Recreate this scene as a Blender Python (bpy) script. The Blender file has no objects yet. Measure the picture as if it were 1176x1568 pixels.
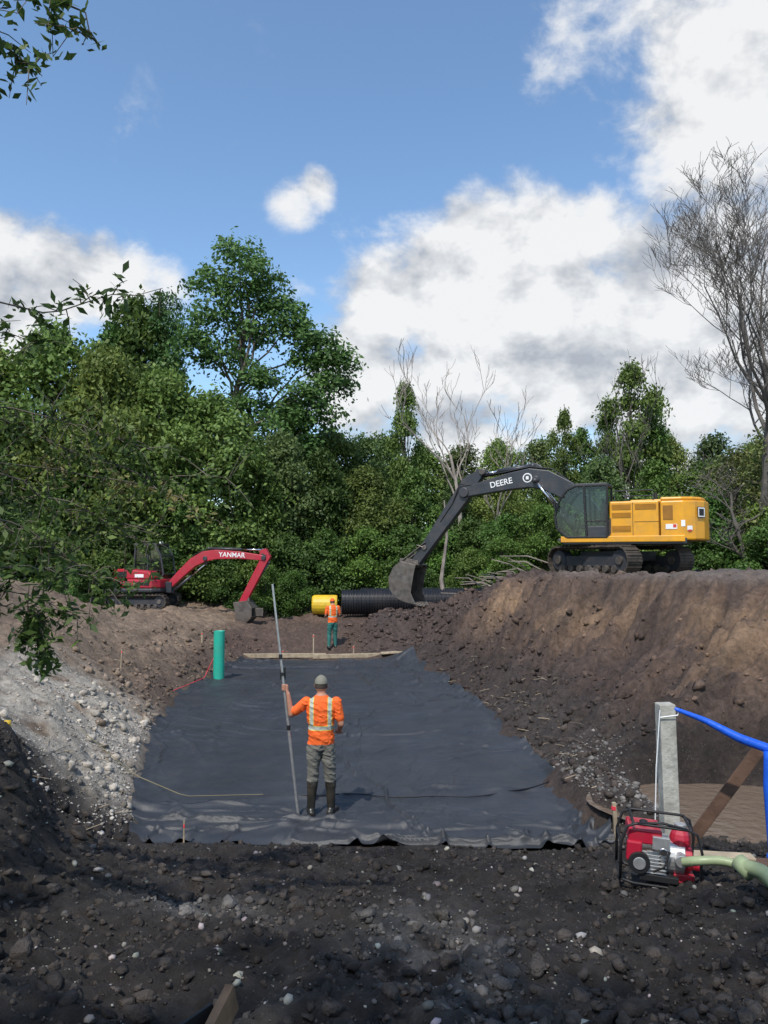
import bpy, math, random
import numpy as np
from mathutils import Vector, Matrix, Quaternion
R = math.radians
rng = np.random.default_rng(7)
random.seed(7)
scene = bpy.context.scene
COL = scene.collection

# ------------------------------------------------------------------ materials
def nt(m):
    m.use_nodes = True
    t = m.node_tree
    for n in list(t.nodes): t.nodes.remove(n)
    return t, t.nodes, t.links

def mat(name, color, rough=0.6, metal=0.0, var=0.2, scale=3.0, bump=0.0, bscale=30.0, dust=0.0, dustcol=(.16,.12,.09), spec=0.5, attr=False, coat=0.0):
    m = bpy.data.materials.new(name)
    t, N, L = nt(m)
    out = N.new('ShaderNodeOutputMaterial'); p = N.new('ShaderNodeBsdfPrincipled')
    L.new(p.outputs[0], out.inputs[0])
    p.inputs['Roughness'].default_value = rough
    p.inputs['Metallic'].default_value = metal
    p.inputs['Specular IOR Level'].default_value = spec
    p.inputs['Coat Weight'].default_value = coat
    tc = N.new('ShaderNodeTexCoord')
    no = N.new('ShaderNodeTexNoise'); no.inputs['Scale'].default_value = scale; no.inputs['Detail'].default_value = 6
    L.new(tc.outputs['Object'], no.inputs['Vector'])
    mr = N.new('ShaderNodeMapRange'); mr.inputs[1].default_value = .3; mr.inputs[2].default_value = .7
    mr.inputs[3].default_value = 1-var; mr.inputs[4].default_value = 1+var
    L.new(no.outputs[0], mr.inputs[0])
    vm = N.new('ShaderNodeVectorMath'); vm.operation = 'SCALE'
    if attr:
        a = N.new('ShaderNodeAttribute'); a.attribute_name = 'Col'; L.new(a.outputs['Color'], vm.inputs[0])
    else:
        vm.inputs[0].default_value = color[:3]
    L.new(mr.outputs[0], vm.inputs['Scale'])
    last = vm.outputs[0]
    if dust > 0:
        n2 = N.new('ShaderNodeTexNoise'); n2.inputs['Scale'].default_value = 2.3; n2.inputs['Detail'].default_value = 9; n2.inputs['Roughness'].default_value=.7
        L.new(tc.outputs['Object'], n2.inputs['Vector'])
        r2 = N.new('ShaderNodeMapRange'); r2.inputs[1].default_value=.45; r2.inputs[2].default_value=.75; r2.inputs[4].default_value=dust
        L.new(n2.outputs[0], r2.inputs[0])
        mx = N.new('ShaderNodeMix'); mx.data_type='RGBA'
        L.new(r2.outputs[0], mx.inputs[0]); L.new(last, mx.inputs[6]); mx.inputs[7].default_value = (*dustcol,1)
        last = mx.outputs[2]
    L.new(last, p.inputs['Base Color'])
    if bump > 0:
        nb = N.new('ShaderNodeTexNoise'); nb.inputs['Scale'].default_value = bscale; nb.inputs['Detail'].default_value = 5
        L.new(tc.outputs['Object'], nb.inputs['Vector'])
        b = N.new('ShaderNodeBump'); b.inputs['Strength'].default_value = bump; b.inputs['Distance'].default_value=.02
        L.new(nb.outputs[0], b.inputs['Height']); L.new(b.outputs[0], p.inputs['Normal'])
    return m

def leaf_mat(name, trans=0.25, rough=0.55):
    m = bpy.data.materials.new(name)
    t, N, L = nt(m)
    out = N.new('ShaderNodeOutputMaterial'); p = N.new('ShaderNodeBsdfPrincipled')
    a = N.new('ShaderNodeAttribute'); a.attribute_name = 'Col'
    oi = N.new('ShaderNodeObjectInfo')
    hs = N.new('ShaderNodeHueSaturation')
    mr = N.new('ShaderNodeMapRange'); mr.inputs[3].default_value=.475; mr.inputs[4].default_value=.515
    L.new(oi.outputs['Random'], mr.inputs[0]); L.new(mr.outputs[0], hs.inputs['Hue'])
    mv = N.new('ShaderNodeMapRange'); mv.inputs[3].default_value=.7; mv.inputs[4].default_value=1.35
    wn = N.new('ShaderNodeTexWhiteNoise'); wn.noise_dimensions='1D'; L.new(oi.outputs['Random'], wn.inputs['W'])
    L.new(wn.outputs['Value'], mv.inputs[0]); L.new(mv.outputs[0], hs.inputs['Value'])
    L.new(a.outputs['Color'], hs.inputs['Color'])
    L.new(hs.outputs[0], p.inputs['Base Color'])
    p.inputs['Roughness'].default_value = rough; p.inputs['Specular IOR Level'].default_value=.3
    tr = N.new('ShaderNodeBsdfTranslucent')
    L.new(hs.outputs[0], tr.inputs[0])
    mx = N.new('ShaderNodeMixShader'); mx.inputs[0].default_value = trans
    L.new(p.outputs[0], mx.inputs[1]); L.new(tr.outputs[0], mx.inputs[2]); L.new(mx.outputs[0], out.inputs[0])
    return m

def glass_mat(name, tint=(.58,.66,.65)):
    m = bpy.data.materials.new(name)
    t, N, L = nt(m)
    out = N.new('ShaderNodeOutputMaterial')
    tr = N.new('ShaderNodeBsdfTransparent'); tr.inputs[0].default_value=(*tint,1)
    gl = N.new('ShaderNodeBsdfGlossy'); gl.inputs['Roughness'].default_value=.03; gl.inputs[0].default_value=(.8,.85,.85,1)
    lw = N.new('ShaderNodeLayerWeight'); lw.inputs[0].default_value=.5
    pw = N.new('ShaderNodeMath'); pw.operation='POWER'; pw.inputs[1].default_value=3; L.new(lw.outputs['Facing'], pw.inputs[0])
    ad = N.new('ShaderNodeMath'); ad.operation='MULTIPLY_ADD'; ad.inputs[1].default_value=.7; ad.inputs[2].default_value=.05; L.new(pw.outputs[0], ad.inputs[0])
    mx = N.new('ShaderNodeMixShader'); L.new(ad.outputs[0], mx.inputs[0])
    L.new(tr.outputs[0], mx.inputs[1]); L.new(gl.outputs[0], mx.inputs[2]); L.new(mx.outputs[0], out.inputs[0])
    return m

M = {}
M['yellow'] = mat('yellow_paint', (.74,.34,.012), .40, var=.08, dust=.35, coat=.15)
M['red'] = mat('red_paint', (.42,.012,.035), .38, var=.1, dust=.35, coat=.2)
M['charcoal'] = mat('charcoal_paint', (.034,.038,.047), .42, var=.15, dust=.3)
M['black'] = mat('black_rubber', (.012,.012,.013), .55, var=.3)
M['track'] = mat('track_steel', (.06,.05,.042), .65, .3, var=.35, scale=6, dust=.8, bump=.5)
M['steel'] = mat('worn_steel', (.16,.14,.125), .45, .6, var=.4, scale=5, dust=.7, bump=.3)
M['chrome'] = mat('chrome_rod', (.7,.7,.72), .15, 1, var=.03)
M['white'] = mat('white_decal', (.8,.8,.8), .5, var=.05)
M['decalred'] = mat('warning_decal', (.6,.05,.03), .5, var=.05)
M['glass'] = glass_mat('cab_glass')
M['seat'] = mat('seat_fabric', (.03,.03,.03), .9)
M['vent'] = mat('vent_dark', (.28,.12,.01), .6, var=.2)
M['bark'] = mat('bark', (.12,.10,.078), .9, var=.4, scale=4, bump=.6, bscale=12)
M['deadbark'] = mat('bleached_bark', (.24,.205,.175), .85, var=.35, scale=3)
M['greybark'] = mat('grey_twigs', (.11,.097,.085), .9, var=.3, scale=3)
M['leaf'] = leaf_mat('leaf_foliage', .32)
M['leafnear'] = leaf_mat('near_leaf', .35)
M['wood'] = mat('weathered_wood', (.36,.29,.20), .8, var=.3, scale=7, bump=.3)
M['greywood'] = mat('grey_post_wood', (.42,.41,.36), .8, var=.3, scale=9, bump=.4, dust=.35)
M['darkwood'] = mat('dark_wood', (.10,.055,.035), .8, var=.35, scale=7, bump=.3)
M['brownwood'] = mat('brown_plank', (.17,.10,.055), .75, var=.35, scale=9, bump=.3)
M['teal'] = mat('teal_pvc', (.02,.42,.30), .4, var=.06, dust=.2)
M['corr'] = mat('corrugated_plastic', (.014,.016,.022), .38, var=.2, dust=.15)
M['yellowpipe'] = mat('yellow_plastic', (.70,.45,.02), .5, var=.1, dust=.4)
M['blue'] = mat('blue_layflat_hose', (.01,.10,.62), .4, var=.15, scale=6, bump=.2)
M['palehose'] = mat('pale_green_hose', (.30,.36,.20), .4, var=.12, scale=8, dust=.4)
M['rope'] = mat('yellow_rope', (.22,.19,.11), .8)
M['alu'] = mat('aluminium', (.55,.55,.54), .35, .7, var=.15, scale=20)
M['orange'] = mat('orange_shirt', (.85,.13,.018), .8, var=.1, scale=10, bump=.3, bscale=40)
M['stripe'] = mat('reflective_stripe', (.42,.44,.38), .45, var=.06)
M['lime'] = mat('lime_trim', (.62,.50,.05), .6, var=.05)
M['skin'] = mat('skin', (.42,.20,.13), .55, var=.08)
M['hair'] = mat('hair', (.06,.045,.035), .8)
M['pants'] = mat('grey_work_pants', (.15,.145,.125), .9, var=.25, scale=8, bump=.3)
M['tealpants'] = mat('teal_pants', (.03,.15,.13), .9, var=.2, scale=8)
M['boot'] = mat('rubber_boot', (.016,.017,.014), .35, var=.4, dust=.5, scale=8)
M['cap'] = mat('cap_cloth', (.20,.19,.15), .85, var=.15)
M['stone'] = mat('stone', (.3,.3,.3), .75, var=.25, scale=14, bump=.3, attr=True)
M['clod'] = mat('soil_clod', (.03,.03,.03), .8, var=.35, scale=20, bump=.8, bscale=60, attr=True, spec=.3)
M['pink'] = mat('marker_flag', (.8,.05,.08), .6)

# ------------------------------------------------------------------ mesh helpers
class MB:
    def __init__(s): s.v=[]; s.f=[]; s.m=[]; s.mats=[]
    def mi(s, k):
        if k not in s.mats: s.mats.append(k)
        return s.mats.index(k)
    def add(s, vs, fs, k):
        o=len(s.v); i=s.mi(k)
        s.v += [tuple(v) for v in vs]
        for f in fs: s.f.append([o+a for a in f]); s.m.append(i)
    def box(s, c, size, k, rot=None, taper=1.0):
        hx,hy,hz=[a/2 for a in size]
        vs=[]
        for z in (-hz,hz):
            tt = taper if z>0 else 1
            for x,y in ((-hx,-hy),(hx,-hy),(hx,hy),(-hx,hy)): vs.append(Vector((x*tt,y*tt,z)))
        if rot is not None: vs=[rot@v for v in vs]
        vs=[v+Vector(c) for v in vs]
        s.add(vs,[[3,2,1,0],[4,5,6,7],[0,1,5,4],[1,2,6,5],[2,3,7,6],[3,0,4,7]],k)
    def beam(s, p0, p1, w, h, k, up=(0,0,1)):
        p0=Vector(p0);p1=Vector(p1); d=(p1-p0); L=d.length; d.normalize()
        u=Vector(up); sd=d.cross(u)
        if sd.length<1e-3: sd=d.cross(Vector((0,1,0)))
        sd.normalize(); u=sd.cross(d)
        rot=Matrix((d,sd,u)).transposed()
        s.box((p0+p1)/2,(L,w,h),k,rot)
    def prism(s, poly, a, b, k, axis='y'):
        n=len(poly)
        def P(p,t):
            return (p[0],t,p[1]) if axis=='y' else ((p[0],p[1],t) if axis=='z' else (t,p[0],p[1]))
        area=sum(poly[i][0]*poly[(i+1)%n][1]-poly[(i+1)%n][0]*poly[i][1] for i in range(n))
        pl=list(poly) if area>0 else list(poly)[::-1]
        vs=[P(p,a) for p in pl]+[P(p,b) for p in pl]
        f0=list(range(n)); f1=list(range(n,2*n))
        fs=[[i,(i+1)%n,n+(i+1)%n,n+i] for i in range(n)]
        caps=[f0[::-1],f1]
        if axis=='y':
            fs=[f[::-1] for f in fs]; caps=[c[::-1] for c in caps]
        s.add(vs,fs+caps,k)
    def cyl(s,p0,p1,r0,k,r1=None,n=14,caps=True):
        if r1 is None: r1=r0
        s.tube([p0,p1],[r0,r1],k,n,caps)
    def tube(s,pts,rad,k,n=8,caps=True):
        pts=[Vector(p) for p in pts]
        if not hasattr(rad,'__len__'): rad=[rad]*len(pts)
        vs=[];fs=[]
        t0=(pts[1]-pts[0]).normalized()
        ref=Vector((0,0,1)) if abs(t0.z)<.9 else Vector((1,0,0))
        nrm=(ref-t0*ref.dot(t0)).normalized()
        for i,p in enumerate(pts):
            if i==0: t=pts[1]-pts[0]
            elif i==len(pts)-1: t=pts[-1]-pts[-2]
            else: t=pts[i+1]-pts[i-1]
            t=t.normalized() if t.length>1e-9 else t0
            nrm=(nrm-t*nrm.dot(t))
            nrm=nrm.normalized() if nrm.length>1e-6 else t.orthogonal().normalized()
            b=t.cross(nrm)
            for j in range(n):
                a=2*math.pi*j/n
                vs.append(p+(nrm*math.cos(a)+b*math.sin(a))*rad[i])
        for i in range(len(pts)-1):
            for j in range(n):
                fs.append([i*n+j,i*n+(j+1)%n,(i+1)*n+(j+1)%n,(i+1)*n+j])
        if caps:
            fs.append(list(range(n))[::-1]); fs.append([(len(pts)-1)*n+j for j in range(n)])
        s.add(vs,fs,k)
    def ell(s,c,r,k,nu=14,nv=9,rot=None):
        vs=[];fs=[]
        for i in range(nv+1):
            th=math.pi*i/nv
            for j in range(nu):
                ph=2*math.pi*j/nu
                v=Vector((r[0]*math.sin(th)*math.cos(ph),r[1]*math.sin(th)*math.sin(ph),r[2]*math.cos(th)))
                if rot is not None: v=rot@v
                vs.append(v+Vector(c))
        for i in range(nv):
            for j in range(nu):
                fs.append([i*nu+j,(i+1)*nu+j,(i+1)*nu+(j+1)%nu,i*nu+(j+1)%nu])
        s.add(vs,fs,k)
    def build(s,name,parent=None,bevel=0,smooth=False,loc=None,rotz=None):
        me=bpy.data.meshes.new(name); me.from_pydata(s.v,[],s.f)
        for k in s.mats: me.materials.append(M[k])
        me.polygons.foreach_set('material_index',s.m)
        if smooth: me.polygons.foreach_set('use_smooth',[True]*len(s.f))
        me.update()
        o=bpy.data.objects.new(name,me); COL.objects.link(o)
        if parent: o.parent=parent
        if loc is not None: o.location=loc
        if rotz is not None: o.rotation_euler=(0,0,rotz)
        if bevel:
            b=o.modifiers.new('b','BEVEL'); b.width=bevel; b.segments=2; b.limit_method='ANGLE'; b.angle_limit=R(40)
            b.harden_normals=False
        return o

def empty(name, loc=(0,0,0), rz=0, rx=0, ry=0):
    e=bpy.data.objects.new(name,None); COL.objects.link(e); e.location=loc; e.rotation_euler=(rx,ry,rz); e.empty_display_size=.3
    return e

def fast_mesh(name, V, F, mats, mi=None, colr=None, smooth=False):
    me=bpy.data.meshes.new(name)
    V=np.asarray(V,dtype=np.float32); F=np.asarray(F,dtype=np.int32)
    k=F.shape[1]
    me.vertices.add(len(V)); me.vertices.foreach_set('co',V.ravel())
    me.loops.add(F.size); me.loops.foreach_set('vertex_index',F.ravel())
    me.polygons.add(len(F)); me.polygons.foreach_set('loop_start',np.arange(0,F.size,k,dtype=np.int32))
    try: me.polygons.foreach_set('loop_total',np.full(len(F),k,dtype=np.int32))
    except Exception: pass
    for m_ in mats: me.materials.append(M[m_] if isinstance(m_,str) else m_)
    if mi is not None: me.polygons.foreach_set('material_index',np.asarray(mi,dtype=np.int32))
    if smooth: me.polygons.foreach_set('use_smooth',np.ones(len(F),dtype=bool))
    if colr is not None:
        a=me.color_attributes.new('Col','FLOAT_COLOR','POINT')
        c=np.ones((len(V),4),dtype=np.float32); c[:,:3]=colr
        a.data.foreach_set('color',c.ravel())
    me.update(calc_edges=True); me.validate()
    return me

def obj(name, me, loc=(0,0,0), rz=0, sc=(1,1,1), parent=None):
    o=bpy.data.objects.new(name,me); COL.objects.link(o); o.location=loc; o.rotation_euler=(0,0,rz); o.scale=sc
    if parent: o.parent=parent
    return o

# ------------------------------------------------------------------ noise
def hsh(xi,yi,s):
    h=(xi.astype(np.int64)*374761393+yi.astype(np.int64)*668265263+s*974634777)&0xffffffff
    h=((h^(h>>13))*1274126177)&0xffffffff
    h=(h^(h>>16))&0xffffff
    return h/float(0xffffff)
def vn(x,y,s=0):
    xi=np.floor(x);yi=np.floor(y);fx=x-xi;fy=y-yi
    fx=fx*fx*fx*(fx*(fx*6-15)+10);fy=fy*fy*fy*(fy*(fy*6-15)+10)
    a=hsh(xi,yi,s);b=hsh(xi+1,yi,s);c=hsh(xi,yi+1,s);d=hsh(xi+1,yi+1,s)
    return (a*(1-fx)+b*fx)*(1-fy)+(c*(1-fx)+d*fx)*fy
def fbm(x,y,s=0,o=4,g=.5):
    r=0;a=1;t=0
    for i in range(o):
        c_,s_=math.cos(.6*i),math.sin(.6*i)
        X=(x*c_-y*s_)*2**i+i*17.3;Y=(x*s_+y*c_)*2**i-i*9.1
        r=r+a*(vn(X,Y,s+i)-.5)*2;t+=a;a*=g
    return r/t
def sst(a,b,x):
    t=np.clip((x-a)/(b-a),0,1);return t*t*(3-2*t)

# ------------------------------------------------------------------ terrain
SEC=[ # y, [A..J] (x,z): A far left, B rim, C mid, D foot, E liner left, F liner right, G foot, H mid, I crest, J far right
(-400,[(-420,2.6),(-8,2.2),(-4,2),(-3,1.8),(-2,1.75),(2,1.7),(3,1.7),(5,1.7),(9,1.9),(420,2.6)]),
(0,[(-420,2.9),(-6,2.5),(-3.4,2.2),(-2.4,1.8),(-1,1.72),(1,1.7),(2,1.66),(3.2,1.7),(7,1.9),(420,2.9)]),
(3,[(-420,2.9),(-5,2.6),(-2.6,2.1),(-1.9,1.7),(-1,1.6),(1,1.6),(2,1.55),(3.2,1.5),(7,1.6),(420,2.9)]),
(5,[(-420,2.9),(-4.2,2.5),(-2.6,2.15),(-2.1,1.4),(-1.2,1.15),(1,1.1),(2.2,1.12),(3.5,1.1),(6,1.3),(420,2.9)]),
(6.2,[(-420,2.9),(-4.6,2.4),(-2.95,2.0),(-2.5,1.15),(-1.6,.88),(1.5,.85),(2.6,.9),(3.6,.85),(6,1.0),(420,2.9)]),
(7.5,[(-420,2.9),(-5.4,2.4),(-3.7,1.6),(-3.1,.75),(-2.5,.5),(2.2,.46),(2.9,.55),(3.6,.5),(7,.7),(420,2.9)]),
(8.5,[(-420,2.9),(-6.4,2.5),(-4.2,1.4),(-3.4,.45),(-2.8,.2),(2.4,.16),(2.95,.45),(3.3,.28),(6.6,.28),(420,2.9)]),
(9.15,[(-420,2.9),(-6.9,2.55),(-4.5,1.3),(-3.5,.33),(-2.8,.02),(2.5,.02),(2.95,.45),(3.3,.28),(6.6,.28),(420,2.9)]),
(10.45,[(-420,2.9),(-8,2.65),(-4.9,1.15),(-3.75,.3),(-3.2,0),(2.48,0),(2.95,.5),(3.4,.28),(6.6,.3),(420,3)]),
(10.72,[(-420,2.9),(-8,2.65),(-5,1.12),(-3.85,.3),(-3.35,0),(2.47,0),(2.95,.42),(3.8,.82),(6.8,1.15),(420,3)]),
(13,[(-420,2.9),(-8.6,2.6),(-5.6,1.15),(-4.35,.28),(-3.95,0),(2.42,0),(2.8,.25),(5.6,1.75),(7.7,2.98),(420,3)]),
(16,[(-420,2.9),(-9.1,2.75),(-6.6,1.4),(-5,.3),(-4.5,0),(2.15,0),(2.6,.28),(4.9,1.65),(6.4,3.0),(420,3.1)]),
(19,[(-420,2.9),(-9.5,2.8),(-7.2,1.6),(-5.5,.4),(-5,0),(1.8,0),(2.3,.3),(3.7,1.65),(4.8,2.92),(420,3.1)]),
(22,[(-420,2.8),(-9.6,2.5),(-7.4,1.4),(-5.2,.45),(-4.6,0),(1.4,0),(1.95,.35),(2.95,1.5),(3.9,2.82),(420,3.1)]),
(24,[(-420,2.7),(-9.5,2.0),(-7,1.3),(-5,.5),(-4.5,0),(1.0,0),(1.7,.45),(2.7,1.3),(3.9,2.75),(420,3.1)]),
(25.7,[(-420,2.6),(-9.5,1.7),(-7,1.15),(-4.9,.4),(-4.3,.03),(-.9,.03),(.0,.25),(1.6,.6),(4.2,2.7),(420,3.1)]),
(27,[(-420,2.5),(-9.5,1.5),(-6.6,1.0),(-4.8,.35),(-4.2,.03),(-1.3,.08),(-.6,1.25),(2.2,1.5),(4.5,2.7),(420,3.1)]),
(29.5,[(-420,2.2),(-9.5,1.35),(-6,.85),(-5,.6),(-3,.55),(-1.2,.8),(0,1.4),(2,1.45),(4.8,2.65),(420,3.1)]),
(32,[(-420,2.2),(-7.6,1.3),(-5,.85),(-4,.8),(-2,.85),(0,.9),(2,.95),(4,1.3),(6,2.55),(420,3.1)]),
(38,[(-420,2.4),(-9,1.6),(-5,1.3),(-4,1.25),(-2,1.25),(0,1.25),(2,1.3),(4,1.5),(7,2.2),(420,3)]),
(60,[(-420,2.6),(-9,2),(-5,2),(-4,2),(-2,2),(0,2),(2,2),(4,2),(7,2.4),(420,3)]),
(900,[(-420,3),(-9,3),(-5,3),(-4,3),(-2,3),(0,3),(2,3),(4,3),(7,3),(420,3)])]
SY=np.array([s[0] for s in SEC],float); SX=np.array([[p[0] for p in s[1]] for s in SEC]); SZ=np.array([[p[1] for p in s[1]] for s in SEC])
def Hraw(x,y):
    XX=[np.interp(y,SY,SX[:,k]) for k in range(10)]; ZZ=[np.interp(y,SY,SZ[:,k]) for k in range(10)]
    z=ZZ[0].copy()
    for k in range(9):
        m=(x>=XX[k])&(x<XX[k+1]); t=(x-XX[k])/(XX[k+1]-XX[k]+1e-9)
        z=np.where(m,ZZ[k]+(ZZ[k+1]-ZZ[k])*t,z)
    return np.where(x>=XX[9],ZZ[9],z)
def Hb(x,y):
    x=np.asarray(x,float);y=np.asarray(y,float)
    r=.09+.012*np.clip(y-8,0,14)
    return (Hraw(x,y)*2+Hraw(x+r,y)+Hraw(x-r,y)+Hraw(x,y+r)+Hraw(x,y-r))/6
def edgeE(y): return np.interp(y,SY,SX[:,4])
def edgeF(y): return np.interp(y,SY,np.where(SY>24.5,.7,SX[:,5]))
def linermask(x,y):
    e=edgeE(y);f=edgeF(y)
    return sst(-.12,.12,x-e)*sst(-.12,.12,f-x)*sst(8.95,9.3,y)*(1-sst(24.9,25.3,y))
PUD=((-.42,4.45,.30,.20),)
def H(x,y):
    x=np.asarray(x,float);y=np.asarray(y,float)
    wx=x+.45*fbm(x*.8,y*.8,91,4); wy=y+.45*fbm(x*.8,y*.8,95,4)
    z=Hb(wx,wy)*.65+Hb(x,y)*.35
    lm=linermask(x,y)
    fg=1-sst(7.8,9.3,y)
    rb=sst(.2,.8,x-edgeF(y))*sst(8,11,y)
    lb=sst(.1,.8,edgeE(y)-x)
    far=sst(33,40,y)
    slope=np.clip((z-.2)/1.0,0,1)*(1-.85*sst(2.6,3.0,z))
    n=.10*fbm(x*.7,y*.7,3,4)
    t=(x*.55-y*.83);s_=(x*.83+y*.55)
    gul=(1-np.abs(fbm(t*.9+.5*fbm(x*.6,y*.6,8,2),s_*.22,11,4)))**3
    gul2=(1-np.abs(fbm(t*2.4+.6*fbm(x*1.1,y*1.1,9,2),s_*.5,12,4,.6)))**3
    n=n-rb*slope*(.50*(gul-.35)+.26*(gul2-.35))
    lump=np.abs(fbm(x*1.5,y*1.5,19,6,.64))
    n=n+rb*.46*(lump-.22)*np.clip(slope+.25,0,1)
    ph=z*2.4+2.2*fbm(x*.5,y*.5,27,4);n=n+rb*slope*.035*np.sin(ph*6.28)
    n=n+lb*(1-fg)*.32*(np.abs(fbm(x*1.3,y*1.3,23,6,.62))-.2)
    bm=sst(25,26,y)*(1-sst(30,32,y))
    n=n+bm*.24*(np.abs(fbm(x*1.1,y*1.1,29,5,.6))-.2)
    fgn=.06*fbm(x*1.3,y*1.3,31,4,.6)+.12*(np.abs(fbm(x*2.8,y*2.8,37,6,.68))-.25)+.028*(np.abs(fbm(x*9,y*9,39,4,.65))-.2)
    ruts=.014*np.sin((x*.95+y*.5)*24+2*fbm(x,y,40,2))*sst(.1,.4,fbm(x*.6+3,y*.6,41,2))
    n=n+fg*(fgn*1.3+ruts)
    for (cx,cy,rx,ry) in PUD:
        q=np.exp(-(((x-cx)/rx)**2+((y-cy)/ry)**2)**1.5);n=n*(1-.8*q)-.03*q
    fine=.022*fbm(x*7,y*7,51,4,.68)
    pool=sst(3.0,3.5,x)*(1-sst(6.2,6.8,x))*sst(8.0,8.6,y)*(1-sst(10.2,10.6,y))
    n=n*(1-.6*pool)
    z=z+(n+fine*(1-sst(12,30,y)*.2))*(1-lm)*(1-.6*far)
    return z-.05*lm-.10*pool
def Hs(x,y): return float(H(np.array([x]),np.array([y]))[0])

def soilcol(x,y,z):
    n1=fbm(x*.5,y*.5,61,4); n2=fbm(x*1.7,y*1.7,67,5,.62); n3=fbm(x*5,y*5,71,4,.6)
    t=x*.55-y*.83;s_=x*.83+y*.55
    st=fbm(t*2.2+.5*n1,s_*.4,63,5,.62)
    def C(*c): return np.array(c)[None,:]
    c=np.ones((len(x),3))*C(.085,.062,.048)
    def mixin(c,m,k): m=np.clip(m,0,1)[:,None]; return c*(1-m)+C(*k)*m
    rb=sst(-.3,.2,x-edgeF(y))*sst(8,11,y)
    tt=z+.5*n2
    c=mixin(c,rb*1.0,(.125,.083,.062))
    c=mixin(c,rb*np.exp(-((tt-2.0)/.5)**2)*sst(-.1,.3,n1+.4*st)*.9,(.24,.155,.095))
    c=mixin(c,rb*(1-sst(.5,1.5,tt))*.9,(.055,.042,.038))
    c=mixin(c,rb*sst(.0,.35,st)*.75,(.052,.038,.033))
    c=mixin(c,rb*sst(.1,.4,n2)*.4,(.045,.034,.03))
    c=mixin(c,rb*sst(2.78,2.98,z)*.6,(.20,.165,.14))
    lb=sst(-.15,.3,edgeE(y)-x)
    c=mixin(c,lb,(.24,.175,.125))
    c=mixin(c,lb*sst(.0,.4,n2+.3*n1)*.65,(.12,.08,.058))
    c=mixin(c,lb*(1-sst(.3,.9,z))*sst(15,18,y)*.7,(.09,.062,.05))
    grav=lb*sst(8.6,9.6,y)*(1-sst(14.5,17,y))*(1-sst(1.35,1.8,z+.3*n2))*sst(-.45,.0,n2+.15)
    c=mixin(c,grav*.9,(.44,.40,.34))
    bk=sst(24.9,25.8,y)
    c=mixin(c,bk*sst(-6.5,-5,x)*.85,(.10,.066,.052))
    c=mixin(c,bk*sst(-1.2,-.3,x)*(1-sst(28.5,31,y))*.85,(.075,.055,.049))
    c=mixin(c,sst(.6,1.5,-x-4)*bk*sst(.0,.4,n1)*.5,(.15,.07,.04))
    fg=1-sst(8.8,9.9,y+.4*n2-.5*sst(-2,-3.5,x))
    c=mixin(c,fg,(.042,.035,.031))
    c=mixin(c,fg*sst(.05,.45,n2)*.85,(.018,.015,.013))
    c=mixin(c,fg*sst(.1,.5,n1)*.5,(.068,.058,.050))
    gp=np.exp(-(((x+1.1)/.45)**2+((y-4.7)/.3)**2))+np.exp(-(((x-.25)/.4)**2+((y-3.9)/.75)**2))+.6*np.exp(-(((x+.3)/.5)**2+((y-3.0)/.4)**2))
    c=mixin(c,fg*np.clip(gp,0,1)*sst(-.4,.4,n2+n3*.6)*.8,(.17,.16,.15))
    wet=sst(.0,.3,x-edgeF(y))*(1-sst(.8,1.6,x-edgeF(y)))*sst(8,9,y)*(1-sst(15,19,y))
    c=mixin(c,wet*.6,(.07,.058,.05))
    c=mixin(c,sst(2.9,3.3,x)*sst(10.2,10.45,y)*(1-sst(10.8,11.2,y+.5*n2))*.8,(.034,.025,.02))  # shade of the undercut bank, painted as dark soil on the pool's back wall
    c=mixin(c,sst(2.9,3.3,x)*sst(7.8,8.3,y)*(1-sst(10.2,10.4,y))*.8,(.12,.095,.075))
    c=mixin(c,sst(34,38,y+1.5*n1),(.045,.05,.022))
    c=c*(1+.32*n3+.15*n1)[:,None]
    return np.clip(c,.004,1)

xs=np.concatenate([np.linspace(-420,-14,24)[:-1],np.arange(-14,-4,.075),np.arange(-4,4,.032),np.arange(4,14,.075),np.linspace(14,420,24)])
ys=np.concatenate([np.linspace(-400,-4,14)[:-1],np.arange(-4,2,.25),np.arange(2,9,.028),np.arange(9,14,.055),np.arange(14,36,.095),np.arange(36,60,.8),np.linspace(60,900,24)])
GX,GY=np.meshgrid(xs,ys); fx=GX.ravel();fy=GY.ravel(); fz=H(fx,fy)
nx=len(xs);ny=len(ys)
idx=np.arange(nx*ny).reshape(ny,nx)
F=np.stack([idx[:-1,:-1].ravel(),idx[:-1,1:].ravel(),idx[1:,1:].ravel(),idx[1:,:-1].ravel()],1)
gm=bpy.data.materials.new('excavated_soil'); t,N,L=nt(gm)
out=N.new('ShaderNodeOutputMaterial');p=N.new('ShaderNodeBsdfPrincipled');L.new(p.outputs[0],out.inputs[0])
a=N.new('ShaderNodeAttribute');a.attribute_name='Col'
tc=N.new('ShaderNodeTexCoord')
n1=N.new('ShaderNodeTexNoise');n1.inputs['Scale'].default_value=9;n1.inputs['Detail'].default_value=9;n1.inputs['Roughness'].default_value=.75
L.new(tc.outputs['Object'],n1.inputs['Vector'])
mr=N.new('ShaderNodeMapRange');mr.inputs[1].default_value=.3;mr.inputs[2].default_value=.7;mr.inputs[3].default_value=.45;mr.inputs[4].default_value=1.6;L.new(n1.outputs[0],mr.inputs[0])
vm=N.new('ShaderNodeVectorMath');vm.operation='SCALE';L.new(a.outputs['Color'],vm.inputs[0]);L.new(mr.outputs[0],vm.inputs['Scale'])
vo=N.new('ShaderNodeTexVoronoi');vo.inputs['Scale'].default_value=42;L.new(tc.outputs['Object'],vo.inputs['Vector'])
gt=N.new('ShaderNodeMath');gt.operation='LESS_THAN';gt.inputs[1].default_value=.25;L.new(vo.outputs['Distance'],gt.inputs[0])
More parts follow.
